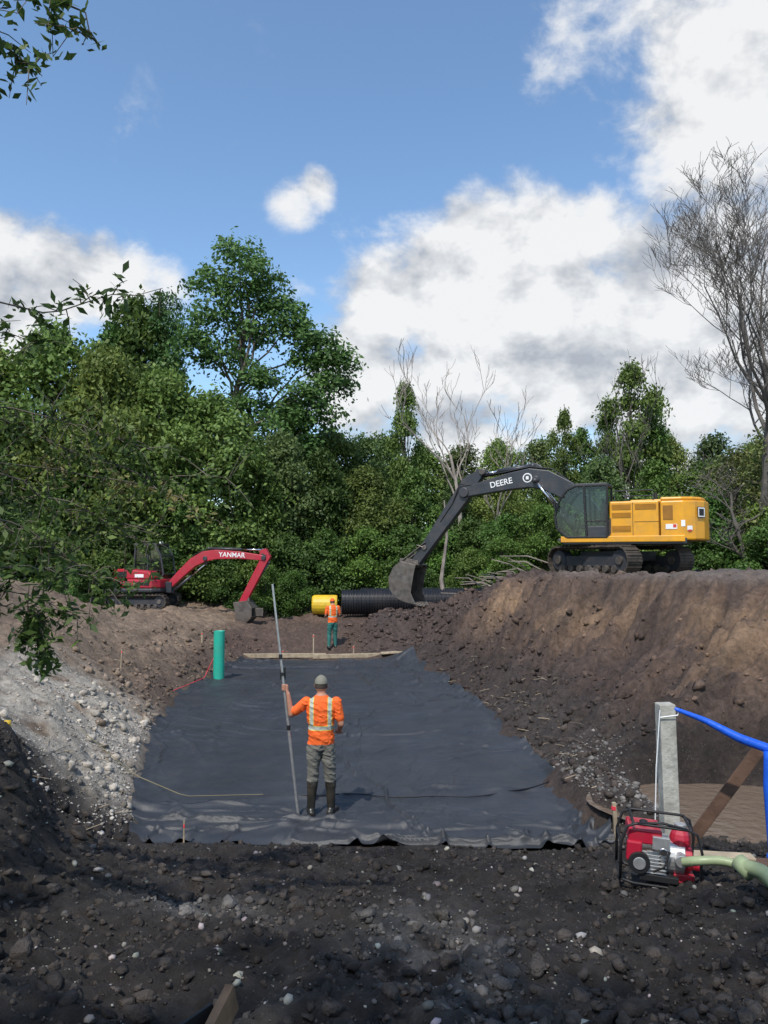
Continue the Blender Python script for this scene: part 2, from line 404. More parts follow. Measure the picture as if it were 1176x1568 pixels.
sx=N.new('ShaderNodeSeparateColor');L.new(vo.outputs['Color'],sx.inputs[0])
g2=N.new('ShaderNodeMath');g2.operation='GREATER_THAN';g2.inputs[1].default_value=.84;L.new(sx.outputs[0],g2.inputs[0])
mm=N.new('ShaderNodeMath');mm.operation='MULTIPLY';L.new(gt.outputs[0],mm.inputs[0]);L.new(g2.outputs[0],mm.inputs[1])
m3=N.new('ShaderNodeMath');m3.operation='MULTIPLY';m3.inputs[1].default_value=.5;L.new(mm.outputs[0],m3.inputs[0])
mx=N.new('ShaderNodeMix');mx.data_type='RGBA';L.new(m3.outputs[0],mx.inputs[0]);L.new(vm.outputs[0],mx.inputs[6]);mx.inputs[7].default_value=(.25,.23,.20,1)
L.new(mx.outputs[2],p.inputs['Base Color'])
n2=N.new('ShaderNodeTexNoise');n2.inputs['Scale'].default_value=3;n2.inputs['Detail'].default_value=4;L.new(tc.outputs['Object'],n2.inputs['Vector'])
r2=N.new('ShaderNodeMapRange');r2.inputs[1].default_value=.35;r2.inputs[2].default_value=.65;r2.inputs[3].default_value=.52;r2.inputs[4].default_value=.95;L.new(n2.outputs[0],r2.inputs[0]);L.new(r2.outputs[0],p.inputs['Roughness'])
p.inputs['Specular IOR Level'].default_value=.35
n3=N.new('ShaderNodeTexNoise');n3.inputs['Scale'].default_value=20;n3.inputs['Detail'].default_value=8;n3.inputs['Roughness'].default_value=.78;L.new(tc.outputs['Object'],n3.inputs['Vector'])
bp=N.new('ShaderNodeBump');bp.inputs['Strength'].default_value=1.0;bp.inputs['Distance'].default_value=.07;L.new(n3.outputs[0],bp.inputs['Height']);L.new(bp.outputs[0],p.inputs['Normal'])
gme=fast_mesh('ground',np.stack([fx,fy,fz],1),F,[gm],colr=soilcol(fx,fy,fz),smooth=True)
obj('ground',gme)

# ------------------------------------------------------------------ liner
nu,nv=420,620
uu,vv=np.meshgrid(np.linspace(0,1,nu),np.linspace(0,1,nv)**1.25)
y0=9.28-.48*uu+.07*fbm(uu*6,uu*0+1,5,3); y1=25.0+.10*fbm(uu*6,uu*0,6,2)
LY=y0+(y1-y0)*vv
LX=edgeE(LY)-.10+.08*fbm(LY*.9,LY*0,13,3)*(1-uu)*1.5+(edgeF(LY)+.12-(edgeE(LY)-.12))*uu+.10*fbm(LY*1.0,LY*0+5,14,3)*uu*1.5
base=np.maximum(Hb(LX,LY),0)
w1=.5*fbm(LX*.4,LY*.4,70,3)
def crease(a,b,s,w,o=2):
    v=fbm(a,b,s,o);return np.exp(-(v/w)**2)
def gate(s,f,lo,hi,ox=0): return sst(lo,hi,fbm(LX*f+ox,LY*f,s,2))
wr=.062*crease((LX*.85+LY*.3+w1)*.8,(LX*.3-LY*.85)*.10,72,.05)*gate(73,.35,-.35,.25)
wr+=.058*crease((LX*.25-LY*.97+w1)*.7,(LX*.97+LY*.25)*.12,75,.05)*gate(76,.3,-.2,.3,4)
wr+=.042*crease((LX*.6-LY*.75+w1)*1.3,(LX*.75+LY*.6)*.18,77,.055)*gate(79,.4,-.2,.3,9)
wr+=.030*crease((LX+w1)*1.8,LY*.2,78,.06)*gate(80,.5,-.25,.25,2)
wr+=.026*crease((LX*.4+LY*.9)*2.2+w1,(LX*.9-LY*.4)*.35,88,.07)*gate(89,.5,-.2,.25,7)
wr+=.016*crease((LX*.9-LY*.4)*3.6+w1,(LX*.4+LY*.9)*.6,90,.09)*gate(94,.6,-.1,.3,3)
wr+=.018*fbm(LX*.9,LY*.9,85,3)+.006*fbm(LX*4,LY*4,84,3)
edge=np.minimum(np.minimum(uu,1-uu)*8,np.minimum(vv*9,(1-vv)*14))
ed=np.clip(1-edge*1.5,0,1)
wr+=ed*.05*crease(LX*1.4+w1,LY*1.1,83,.07)+ed*.03*fbm(LX*2,LY*2,81,2)
near=np.exp(-(vv*14)**2)
wr+=near*.09*crease(LX*.5+w1,LY*2.6,86,.08)+near*.05*crease(LX*1.3+w1,LY*3,87,.08)+np.exp(-(vv*14)**2)*sst(.6,1,uu)*.06*crease(LX*1.8,LY*2.4+w1,96,.1)
# overlap seam of two fabric widths
seam=edgeE(LY)*.45+edgeF(LY)*.55+.05*fbm(LY*.7,LY*0,97,2);wr+=.012*sst(-.01,.01,LX-seam)*(1-sst(.25,.5,LX-seam))
LZ=base+.022+wr-.05*np.exp(-(vv*150)**2)
idx=np.arange(nu*nv).reshape(nv,nu)
F=np.stack([idx[:-1,:-1].ravel(),idx[:-1,1:].ravel(),idx[1:,1:].ravel(),idx[1:,:-1].ravel()],1)
M['liner']=mat('geotextile_liner',(.029,.032,.038),.5,var=.2,scale=1.1,bump=.3,bscale=90,dust=.35,dustcol=(.08,.077,.072),spec=.6)
obj('geotextile_liner',fast_mesh('geotextile_liner',np.stack([LX.ravel(),LY.ravel(),LZ.ravel()],1),F,['liner'],smooth=True))
def Lz(x,y): return max(float(Hb(np.array([x]),np.array([y]))[0]),0)+.05

# ------------------------------------------------------------------ water
wm=bpy.data.materials.new('muddy_water');t,N,L=nt(wm)
out=N.new('ShaderNodeOutputMaterial');p=N.new('ShaderNodeBsdfPrincipled');L.new(p.outputs[0],out.inputs[0])
p.inputs['Base Color'].default_value=(.15,.11,.08,1);p.inputs['Roughness'].default_value=.07;p.inputs['IOR'].default_value=1.33
n=N.new('ShaderNodeTexNoise');n.inputs['Scale'].default_value=6;n.inputs['Detail'].default_value=4;tcw=N.new('ShaderNodeTexCoord');L.new(tcw.outputs['Object'],n.inputs['Vector'])
b=N.new('ShaderNodeBump');b.inputs['Strength'].default_value=.35;b.inputs['Distance'].default_value=.08;L.new(n.outputs[0],b.inputs['Height']);L.new(b.outputs[0],p.inputs['Normal'])
M['water']=wm
def water(name,cx,cy,rx,ry,z):
    mb=MB();vs=[(cx+rx*math.cos(a)*(1+.08*math.sin(3*a)),cy+ry*math.sin(a),z) for a in [i*math.pi/24 for i in range(48)]]
    mb.add(vs,[list(range(48))],'water');mb.build(name)
water('puddle',4.95,9.4,2.4,1.5,.32)

# ------------------------------------------------------------------ clods and stones
import bmesh
def ico(n):
    bm=bmesh.new();bmesh.ops.create_icosphere(bm,subdivisions=n,radius=1);bm.verts.ensure_lookup_table()
    a=np.array([v.co[:] for v in bm.verts]);b=np.array([[v.index for v in f.verts] for f in bm.faces]);bm.free();return a,b
IV,IF=ico(2);IV1,IF1=ico(1)
def rocks(name,X,Y,S,matk,cols,sink=.3,jit=.22,flat=.7,lo=False,smooth=False):
    V0,F0=(IV1,IF1) if lo else (IV,IF)
    n=len(X);k=len(V0)
    sc=S[:,None]*np.stack([rng.uniform(.6,1.4,n),rng.uniform(.6,1.4,n),rng.uniform(.5,1.0,n)*flat/.7],1)
    V=V0[None]*(1+jit*rng.standard_normal((n,k,1))*.7)
    V=V+jit*.4*rng.standard_normal((n,k,3))*.5
    V=V*sc[:,None,:]
    a=rng.uniform(0,6.28,n);ca,sa=np.cos(a)[:,None],np.sin(a)[:,None]
    tl=rng.normal(0,.4,n);ct,st=np.cos(tl)[:,None],np.sin(tl)[:,None]
    x,y,z=V[...,0],V[...,1],V[...,2]
    y,z=y*ct-z*st,y*st+z*ct
    x,y=x*ca-y*sa,x*sa+y*ca
    Z=H(X,Y)+S*(1-sink)*.35
    P=np.stack([x+X[:,None],y+Y[:,None],z+Z[:,None]],-1).reshape(-1,3)
    Fc=(F0[None]+np.arange(n)[:,None,None]*k).reshape(-1,3)
    c=np.repeat(cols,k,axis=0)
    obj(name,fast_mesh(name,P,Fc,[matk],colr=c,smooth=smooth))
def fgpts(n,y0=2.2,y1=9.0,wide=.56):
    Y=y0+(y1-y0)*rng.random(n)**1.2; X=(rng.random(n)*2-1)*(wide*Y+.3)
    ok=(linermask(X,Y)<.2)
    for (cx,cy,rx,ry) in PUD: ok&=((((X-cx)/rx)**2+((Y-cy)/ry)**2)>.5)
    return X[ok],Y[ok]
X,Y=fgpts(18000);S=.0035+.0075*rng.pareto(2.1,len(X)).clip(0,5)
cl=np.exp(-4*np.clip(fbm(X*1.3,Y*1.3,37,3)+.1,0,1));S=S*(.5+.6*cl)
rocks('soil_clods',X,Y,S,'clod',soilcol(X,Y,H(X,Y))*rng.uniform(.6,1.5,(len(X),1)),jit=.42,lo=True)
X,Y=fgpts(3200,2.2,8.6);S=.010+.011*rng.pareto(2.4,len(X)).clip(0,3.0)
m_=fbm(X*.9,Y*.9,133,3)>-.1;X,Y,S=X[m_],Y[m_],S[m_]
rocks('soil_lumps',X,Y,S,'clod',soilcol(X,Y,H(X,Y))*rng.uniform(.6,1.3,(len(X),1)),jit=.30,sink=.7,flat=.85)
X,Y=fgpts(2300,2.2,8.6);S=.003+.005*rng.pareto(2.0,len(X)).clip(0,5)
gr=rng.uniform(.08,.36,(len(X),1));rocks('pebbles',X,Y,S,'stone',gr*np.array([[1,.94,.86]])*rng.uniform(.9,1.1,(len(X),3)),jit=.12,lo=True,smooth=True)
n=8000;Y=rng.uniform(8.5,28,n);side=rng.random(n)
X=np.where(side<.6,edgeF(Y)+.1+np.abs(rng.normal(0,1.5,n)),edgeE(Y)-.1-np.abs(rng.normal(0,1.2,n)))
ok=(linermask(X,Y)<.15)&~((X>3)&(Y<10.9)&(X<6.9));X,Y=X[ok],Y[ok];S=.007+.017*rng.pareto(2.1,len(X)).clip(0,4.5)
rocks('bank_rubble',X,Y,S,'clod',soilcol(X,Y,H(X,Y))*rng.uniform(.6,1.3,(len(X),1)),jit=.35,lo=True)
n=3500;Y=rng.uniform(8.8,15,n);X=edgeE(Y)-.1-np.abs(rng.normal(0,1.0,n));S=.005+.006*rng.pareto(2.3,n).clip(0,4)
rocks('gravel',X,Y,S,'stone',rng.uniform(.2,.5,(n,1))*np.array([[1,.93,.83]]),jit=.2,lo=True)
n=800;Y=rng.uniform(8.1,12.5,n);X=edgeF(Y)+.12+np.abs(rng.normal(0,.45,n));S=.010+.014*rng.pareto(2.5,n).clip(0,3)
rocks('rubble_stones',X,Y,S,'stone',rng.uniform(.05,.25,(n,1))*np.array([[1,.92,.84]]),jit=.25,lo=True)
n=1200;X=rng.uniform(-1.5,4.5,n);Y=rng.uniform(25.6,30,n);S=.02+.035*rng.pareto(2.5,n).clip(0,2.5)
rocks('mound_clods',X,Y,S,'clod',soilcol(X,Y,H(X,Y))*rng.uniform(.7,1.5,(n,1)),jit=.35,lo=True)
mb=MB();r=np.random.default_rng(15)
for i in range(200):
    y=r.uniform(8.5,22);x=float(edgeF(y))+.15+abs(r.normal(0,.7)) if r.random()<.6 else float(edgeE(y))-.2-abs(r.normal(0,.8))
    if 3<x<6.9 and y<10.8: continue
    z=Hs(x,y)+.015;a=r.uniform(0,3.14);l=r.uniform(.05,.18);mb.tube([(x-l*math.cos(a),y-l*math.sin(a),z),(x,y,z+.02),(x+l*math.cos(a),y+l*math.sin(a),z+r.uniform(-.01,.04))],r.uniform(.003,.007),'bark' if i%2 else 'wood',4)
mb.build('stick_litter')

# ------------------------------------------------------------------ trees
def leafquads(C,Nrm,size,r,el=.55):
    n=len(C)
    t=r.standard_normal((n,3));t-=Nrm*(t*Nrm).sum(1,keepdims=True);t/=np.linalg.norm(t,axis=1,keepdims=True)+1e-9
    b=np.cross(Nrm,t)
    s=(size*r.uniform(.6,1.4,n))[:,None]
    V=np.stack([C-t*s,C+b*s*el-t*s*.1,C+t*s,C-b*s*el-t*s*.1],1)
    return V.reshape(-1,3)
def crown(r,lobes,ncl,nl,leaf,spread,cdark,clight):
    Cs=[];Ns=[];Cc=[]
    for (cx,cy,cz,rx,ry,rz) in lobes:
        d=r.standard_normal((ncl,3));d[:,2]=np.where(d[:,2]<-.35*np.abs(d[:,2]).mean()*1.5,-d[:,2]*.5,d[:,2])
        d/=np.linalg.norm(d,axis=1,keepdims=True)
        rad=np.where(r.random(ncl)<.72,r.uniform(.8,1.15,ncl),r.uniform(.25,.8,ncl))[:,None]
        pc=np.array([cx,cy,cz])+d*rad*np.array([rx,ry,rz])
        tone=r.random(ncl)
        for_c=np.repeat(pc,nl,0);dd=np.repeat(d,nl,0);tn=np.repeat(tone,nl)
        off=r.standard_normal((ncl*nl,3))*spread*np.array([1,1,.55]);off[:,2]-=.3*(off[:,0]**2+off[:,1]**2)/spread
        C=for_c+off
        nn=dd*.6+np.array([0,-.0,.5])+r.standard_normal((len(C),3))*.6
        nn/=np.linalg.norm(nn,axis=1,keepdims=True)
        Cs.append(C);Ns.append(nn)
        tt=np.clip(tn*.7+r.random(len(C))*.3,0,1)[:,None]
        Cc.append(np.array(cdark)*(1-tt)+np.array(clight)*tt)
    return np.concatenate(Cs),np.concatenate(Ns),np.concatenate(Cc)
def compose(name,mb,C,Nn,Cc,leaf,r,matleaf='leaf',bark='bark',el=.55):
    V=leafquads(C,Nn,leaf,r,el);n=len(C)
    Fq=np.arange(n*4).reshape(n,4)
    bv=np.array(mb.v) if mb.v else np.zeros((0,3));
    quads=[f if len(f)==4 else None for f in mb.f];bf=np.array([f for f in quads if f is not None]) if mb.v else np.zeros((0,4),int)
    VV=np.concatenate([V,bv]);FF=np.concatenate([Fq,bf+n*4]) if len(bf) else Fq
    mi=np.concatenate([np.zeros(n,int),np.ones(len(bf),int)])
    cc=np.concatenate([np.repeat(Cc,4,0),np.ones((len(bv),3))*.1])
    return fast_mesh(name,VV,FF,[matleaf,bark],mi,cc)
def limb(mb,p0,p1,r0,r1,r,sag=.1,n=5,seg=4):
    p0=np.array(p0,float);p1=np.array(p1,float);L=np.linalg.norm(p1-p0);pts=[]
    for i in range(seg+1):
        t=i/seg;q=p0+(p1-p0)*t;q=q+r.standard_normal(3)*L*.035*math.sin(math.pi*t);q[2]+=sag*L*math.sin(math.pi*t)
        pts.append(q)
    mb.tube(pts,[r0+(r1-r0)*i/seg for i in range(seg+1)],'bark',n,False);return pts
def make_tree(name,seed,Ht,W,nlobes,ncl,nl,leaf,cd,cl,low=.25,tr=.16,shape='round',spread=.3,twigs=0):
    r=np.random.default_rng(seed);lobes=[]
    for i in range(nlobes):
        t=(i+.5)/nlobes;z=Ht*(low+(.93-low)*t)
        if shape=='round': env=math.sin(math.pi*min(1,max(.08,(t*.85+.12))))**.6
        elif shape=='cone': env=(1.05-t)*.9+.1
        else: env=math.sqrt(max(.05,1-t**2))
        a=i*2.4+r.uniform(-.5,.5);rr=W*env*r.uniform(.35,.9)*(0.3 if t>.9 else 1)
        s=W*r.uniform(.20,.38)*(1-.3*t)
        lobes.append((rr*math.cos(a),rr*math.sin(a),z+r.uniform(-.4,.4),s,s,s*r.uniform(.6,.95)))
    mb=MB();tp=limb(mb,(0,0,-.3),(r.uniform(-.3,.3),r.uniform(-.3,.3),Ht*.8),tr,tr*.25,r,0,7,6)
    for l in lobes:
        k=int(max(1,min(5,l[2]/Ht*6-1.5)));limb(mb,tp[k],(l[0],l[1],l[2]),tr*.4,.02,r,.08)
    for i in range(twigs):
        a=r.uniform(0,6.28);z=Ht*r.uniform(.5,1.0);rr=W*r.uniform(.4,1.0)*math.sqrt(max(.1,1.15-z/Ht))
        limb(mb,tp[4],(rr*math.cos(a),rr*math.sin(a),z),.03,.008,r,.1,3)
    C,Nn,Cc=crown(r,lobes,ncl,nl,leaf,spread,cd,cl)
    return compose(name,mb,C,Nn,Cc,leaf,r)
DK=(.040,.082,.020);MD=(.12,.21,.045);OL=(.19,.26,.06);BR=(.15,.28,.05)
T1=make_tree('tree_a',1,10,3.4,26,30,26,.115,(.07,.115,.028),OL,.1,.15,'round',.40)
T2=make_tree('tree_b',2,10,2.6,24,30,25,.125,DK,MD,.08,.14,'round',.38)
T3=make_tree('tree_c',3,10,2.0,18,28,24,.11,(.06,.11,.025),(.16,.26,.06),.12,.13,'round',.34,14)
T4=make_tree('tree_d',8,10,3.0,24,28,24,.13,(.06,.10,.032),(.15,.22,.07),.06,.15,'round',.46,10)
S1=make_tree('shrub_a',4,4,2.3,14,36,24,.085,DK,MD,.06,.06,'dome',.26)
S2=make_tree('shrub_b',5,4,2.2,14,36,24,.08,(.07,.12,.03),BR,.06,.06,'dome',.26)
T5=make_tree('tree_e',12,10,2.4,16,16,16,.12,(.09,.11,.035),(.20,.22,.08),.15,.12,'round',.5,26)
def put(me,x,y,top,w=1.0,name='deciduous_tree',href=10):
    z=Hs(x,y)-.1;s=(top-z)/(href*1.0)
    obj(name,me,(x,y,z),random.uniform(0,6.28),(s*w*random.uniform(.85,1.12),s*w*random.uniform(.85,1.12),s))
for x,y,top,w,k in [(-20,36,14.6,.9,T1),(-17.6,34,13.6,.85,T1),(-15,35,14.6,.85,T1),(-12.6,34.5,13.4,.85,T1),(-10.4,35.5,12.6,.85,T1),(-8.2,36,11.6,.85,T1),
  (-22,30,12,.9,T1),(-19,31,9.5,.9,T4),(-16.3,31.5,8,.9,T4),(-14,33,7.5,.9,T2),(-11.6,34,7.5,.9,T4),(-9,34.6,7.5,.9,T2),(-6.6,36,9.8,.9,T2),(-4.9,37.5,9.6,.85,T4),(-3,38.5,8.8,.9,T2),(-1,40,8.4,.9,T1),
  (-14.8,46,19.2,.7,T2),(-16.5,46,17.6,.7,T2),(-24,40,17,.9,T2),(-5.2,44,12.6,.8,T2),(-3.2,46,11.6,.8,T1),(-1.2,47,11.0,.8,T4),
  (1.3,46,14.3,.5,T3),(0.2,50,11.6,.8,T4),(2.6,50,10.8,.8,T1),(5,50,10.8,.9,T4),(7.5,50,11.4,.8,T1),(10,50,11.2,.8,T4),(10.8,46,12.6,.5,T3),(12.6,49,11.6,.7,T2),
  (15.2,47,15.8,.65,T3),(16.8,48,13.8,.6,T3),(13.9,48,12.8,.5,T3),(18,49,11.6,.8,T1),(20.5,48,11.2,.8,T4),(23,47,11,.9,T1),(26,46,11.4,.9,T4),(28.5,45,12,.9,T2),(31,44,12,.9,T2),
  (15.6,34,8.6,1,T5),(17.2,33,10,1,T5),(19,35,10.5,1,T5),
  (1.5,42,8.2,.9,T2),(4,43,7.8,.9,T4),(6.5,43,8.5,.9,T1),(9,42,8.1,.9,T2),(11.5,41,8.8,.9,T4),(14,40,8.4,.9,T2),(16.5,39,8.6,.9,T1),(19,38,8.6,.9,T4),(22,37,8.8,.9,T2),(25,37,9.4,.9,T4)]:
    put(k,x,y,top,w)
r=np.random.default_rng(21)
lob=[(0,0,18.6,1.3,1.4,1.1),(-1.4,.5,17.3,1.4,1.5,1.0),(1.4,-.4,17.2,1.3,1.4,1.0),(.1,0,16.2,1.7,1.6,1.0),(-1.6,.3,15.2,1.4,1.4,.9),(2.3,.2,15.9,1.1,1.2,.8),(2.8,-.3,14.7,1.0,1.1,.7),
 (.5,.4,14.4,1.5,1.5,.9),(-1.1,0,13.2,1.3,1.4,.9),(4.3,0,14.0,1.1,1.1,.7),(4.0,.4,13.0,.9,1,.6),(5.3,-.2,12.9,1.1,1.1,.7),(5.1,.2,11.6,1.1,1.1,.8),(3.6,0,10.9,1.1,1.2,.6),(1.0,0,11.9,1.0,1.2,.6),(4.2,.3,9.8,1.3,1.2,.8),
 (-2.4,0,13.9,1.0,1,.8),(0,.5,10.5,1.4,1.5,.8),(2.2,-.4,9.3,1.5,1.4,.9),(-1.2,.2,9.2,1.6,1.5,1),(.8,0,7.8,1.8,1.6,1),(3,0,8,1.5,1.4,1)]
mb=MB();tp=limb(mb,(0,0,-.3),(.3,0,17.5),.3,.05,r,0,8,10)
for l in lob:
    k=int(max(2,min(9,l[2]/17.5*10-2)));limb(mb,tp[k],l[:3],.09,.02,r,.06,5,5)
C,Nn,Cc=crown(r,lob,32,32,.13,.36,(.04,.085,.025),(.11,.205,.055))
TT=compose('tall_tree_mesh',mb,C,Nn,Cc,.13,r)
obj('tall_ash_tree',TT,(-8.0,42,1.3),0,(1,1,1.0))
obj('tall_ash_tree',TT,(-13.2,46,1.0),2.2,(.62,.62,.93))
for x,y,top,w,k in [(-18,28,5,1,S1),(-15.6,29.5,4.6,1,S1),(-13.8,31.5,4.8,1,S1),(-12,33.3,4.8,1,S2),(-10,34.5,5,1,S1),(-8.0,34.5,4.6,1,S1),(-6.3,35,4.4,1,S2),(-4.4,35.5,4.2,1,S1),(-2.8,36.5,4.4,1,S1),(-.8,37,4.6,1,S2),(1,37.5,4.6,1,S1),(2.6,38,4.8,1,S2),
  (4.2,38.5,5,1,S1),(5.6,36,5.2,.9,S2),(7.2,35,5.6,.9,S2),(8.8,36,6,1,S2),(10.5,36,6,1,S1),(12.5,35,6,1,S2),(14.5,34,5.8,1,S1),(16.5,33,5.8,1,S2),(18.5,32,5.8,1,S1),(21,31,6,1,S1),(15.6,31,4.8,1,S1),(13,33,4.8,1,S1),
  (-5,33,2.9,1,S2),(-3.9,33.4,2.7,1,S2),(-7,33.8,3.2,1,S1),(5.2,34,4.2,1,S2),(3.9,35,3.6,1,S1),(1.6,35.6,2.8,1,S1),(-12.5,30.2,2.9,.8,S1),(-18.5,24.5,4.4,.8,S1),(-21,26,6,1,S1),(19,29,5.5,1,S2),(22,28,5.5,1,S1)]:
    put(k,x,y,top,w,'shrub',4)

def bare(name,seed,base,Ht,r0,lean,depth,matk,spread=.55,first=.3,nb=4,twig=.006,upb=.05):
    r=np.random.default_rng(seed);mb=MB()
    def rec(p,d,L,rad,lev):
        seg=5;pts=[p];q=p.copy();dd=d.copy()
        for i in range(seg):
            dd=dd+r.standard_normal(3)*.13+np.array([0,0,upb]);dd/=np.linalg.norm(dd);q=q+dd*L/seg;pts.append(q.copy())
        rads=[rad*(1-.55*i/seg) for i in range(seg+1)]
        mb.tube(pts,[max(twig,a) for a in rads],matk,[7,6,5,4,3,3,3][min(lev,6)],False)
        if lev>=depth: return
        k=nb if lev else nb+3
        for j in range(k):
            t=first+(1-first)*(j+r.uniform(.2,1))/k;t=min(t,1);i=min(seg,int(round(t*seg)))
            a=r.uniform(0,6.28);ax=np.array([math.cos(a),math.sin(a),r.uniform(-.1,.5)])
            nd=dd*(1-spread)+ax*spread*1.1;nd/=np.linalg.norm(nd)
            rec(pts[i],nd,L*r.uniform(.42,.66),rads[i]*.6,lev+1)
    rec(np.array(base,float),np.array(lean,float)/np.linalg.norm(lean),Ht*.6,r0,0)
    return mb.build(name)
bare('dead_tree',31,(4.2,40,Hs(4.2,40)-.2),12.6,.16,(.03,0,1),4,'deadbark',.36,.5,3,.012,.12)
bare('dead_tree',37,(5.6,41,Hs(5.6,41)-.2),9.5,.10,(.05,0,1),4,'deadbark',.36,.45,3,.010,.12)
bare('bare_tree',33,(16.0,33,Hs(16.0,33)-.2),17.5,.22,(-.03,0,1),5,'greybark',.46,.25,4,.009,.08)
bare('bare_tree',34,(17.4,35,Hs(17.4,35)-.2),16.5,.18,(-.02,0,1),5,'greybark',.46,.25,5,.009,.08)
bare('bare_tree',36,(14.8,44,Hs(14,44)-.2),11.5,.12,(-.08,0,1),4,'greybark',.4,.4,3,.010,.1)
bare('bare_shrub',35,(15.0,32,Hs(15.0,32)-.2),6,.1,(.0,0,1),4,'greybark',.6,.1,4,.01)

# overhanging tree (stands to the left of the photographer)
r=np.random.default_rng(77);mb=MB();Cl=[];Nl=[];Ccl=[]
def polyl(pts,n=14):
    pts=np.array(pts,float);t=np.linspace(0,len(pts)-1,n);return np.stack([np.interp(t,np.arange(len(pts)),pts[:,k]) for k in range(3)],1)
def sprig(pts,r0,dens,spr,cd=(.035,.075,.02),cl=(.11,.19,.045),twigL=.25):
    P=polyl(pts,16);P[1:-1]+=r.standard_normal((14,3))*.012
    mb.tube(P.tolist(),[r0*(1-.8*i/15) for i in range(16)],'bark',5,False)
    for i in range(dens):
        t=r.uniform(.12,1);k=min(14,int(t*15));p=P[k]+(P[k+1]-P[k])*r.random()
        d=r.standard_normal(3);d[2]-=.35;d/=np.linalg.norm(d);e=p+d*twigL*r.uniform(.4,1.1)
        mb.tube([p,(p+e)/2+np.array([0,0,.02]),e],[.0035,.0025,.0015],'bark',3,False)
        m=int(spr*r.uniform(.6,1.3))
        tt=r.random((m,1));C=p+(e-p)*tt+r.standard_normal((m,3))*.024
        Cl.append(C);nn=np.array([0,0,.6])+r.standard_normal((m,3))*.6;nn/=np.linalg.norm(nn,axis=1,keepdims=True);Nl.append(nn)
        q=r.random((m,1));Ccl.append(np.array(cd)*(1-q)+np.array(cl)*q)
tp=limb(mb,(-4.2,.6,1.6),(-3.8,-.2,8.5),.2,.08,r,0,10,8)
LG=(.17,.27,.06)
sprig([(-3.9,.6,5.0),(-2.2,2.4,5.6),(-1.45,3.1,5.75),(-1.22,3.2,5.5)],.012,30,12)
sprig([(-2.2,2.4,5.6),(-1.7,3.0,5.5),(-1.42,3.1,5.3)],.010,26,12)
sprig([(-4.0,.8,3.8),(-2.4,2.8,4.35),(-1.6,3.5,4.43),(-1.05,3.6,4.58)],.008,32,10,twigL=.16)
sprig([(-4.0,.8,3.6),(-3,2.4,4.2),(-2.1,3.8,4.45),(-1.6,4.0,4.4)],.008,34,11,twigL=.2)
sprig([(-4.1,1,3.4),(-3.2,3.6,4.5),(-2.3,5,4.1),(-1.6,5.2,3.85),(-1.05,5.3,3.85)],.010,64,12,cl=LG,twigL=.34)
sprig([(-3.2,3.6,4.3),(-2.5,4.6,3.9),(-1.9,5,3.6),(-1.5,5.1,3.35)],.009,70,12,cl=LG,twigL=.34)
sprig([(-3.6,2.6,4.1),(-2.7,4.6,4.3),(-2.1,5,4.2),(-1.5,5.1,4.0)],.009,64,12,cl=LG,twigL=.36)
sprig([(-3.6,2.6,3.8),(-2.9,4.6,3.9),(-2.4,5,3.7),(-1.7,5.1,3.5)],.009,70,12,cl=LG,twigL=.34)
sprig([(-3.4,3.0,3.6),(-2.6,4.6,3.6),(-2.1,4.8,3.4),(-1.75,4.9,3.1)],.009,60,12,cl=LG,twigL=.3)
sprig([(-4,1.5,3.3),(-2.8,3.5,3.8),(-2.1,4.4,3.5),(-1.8,4.6,3.25)],.009,60,11,twigL=.28)
sprig([(-4,1.5,3.0),(-2.6,3.4,3.35),(-1.75,3.8,3.25),(-1.3,4,3.15)],.009,65,12,twigL=.22)
sprig([(-3.4,2.6,3.2),(-2.2,3.6,3.2),(-1.75,3.8,3.05),(-1.65,3.85,2.75)],.008,60,12,twigL=.18)
sprig([(-3.4,2.6,3.3),(-2.4,3.6,3.35),(-1.95,3.8,3.2),(-1.5,3.85,3.0)],.008,55,12,twigL=.18)
sprig([(-3.2,3.6,3.9),(-2.2,5.3,3.9),(-1.5,5.6,3.75),(-1.28,5.6,3.6)],.007,20,18,(.08,.09,.025),(.32,.29,.10),.25)
Cn=np.concatenate(Cl);Nn_=np.concatenate(Nl);Cc_=np.concatenate(Ccl)
me=compose('overhanging_tree_m',mb,Cn,Nn_,Cc_,.028,r,'leafnear','bark',.42)
par=empty('overhanging_tree');obj('trunk_and_branches',me,parent=par)
lob=[(r.uniform(-5,2.0),r.uniform(-6,-.5),r.uniform(6.8,9.5),1.1,1.1,.8) for i in range(15)]
mb=MB()
for l in lob[::2]: limb(mb,tp[6],l[:3],.06,.02,r)
C,Nn,Cc=crown(r,lob,24,22,.08,.3,DK,MD)
obj('crown',compose('crown_m',mb,C,Nn,Cc,.1,r),parent=par)

# brush / roots
mb=MB();r=np.random.default_rng(5)
for i in range(18):
    x=r.uniform(3.3,6.0);y=r.uniform(31,33.5);z=Hs(x,y)+r.uniform(.1,.8);a=r.uniform(-.5,.5);L=r.uniform(.8,2.4)
    mb.tube([(x-L/2*math.cos(a),y,z+r.uniform(0,.5)),(x,y+r.uniform(-.2,.2),z+.2),(x+L/2*math.cos(a),y+L/2*math.sin(a),z-.2)],[.015,.03,.02],'deadbark',5)
mb.tube([(2.6,33.0,1.0),(2.45,33.1,2.4),(2.7,33.2,4.2),(2.6,33.3,5.8)],[.12,.09,.06,.03],'deadbark',6)
mb.build('brush_pile')

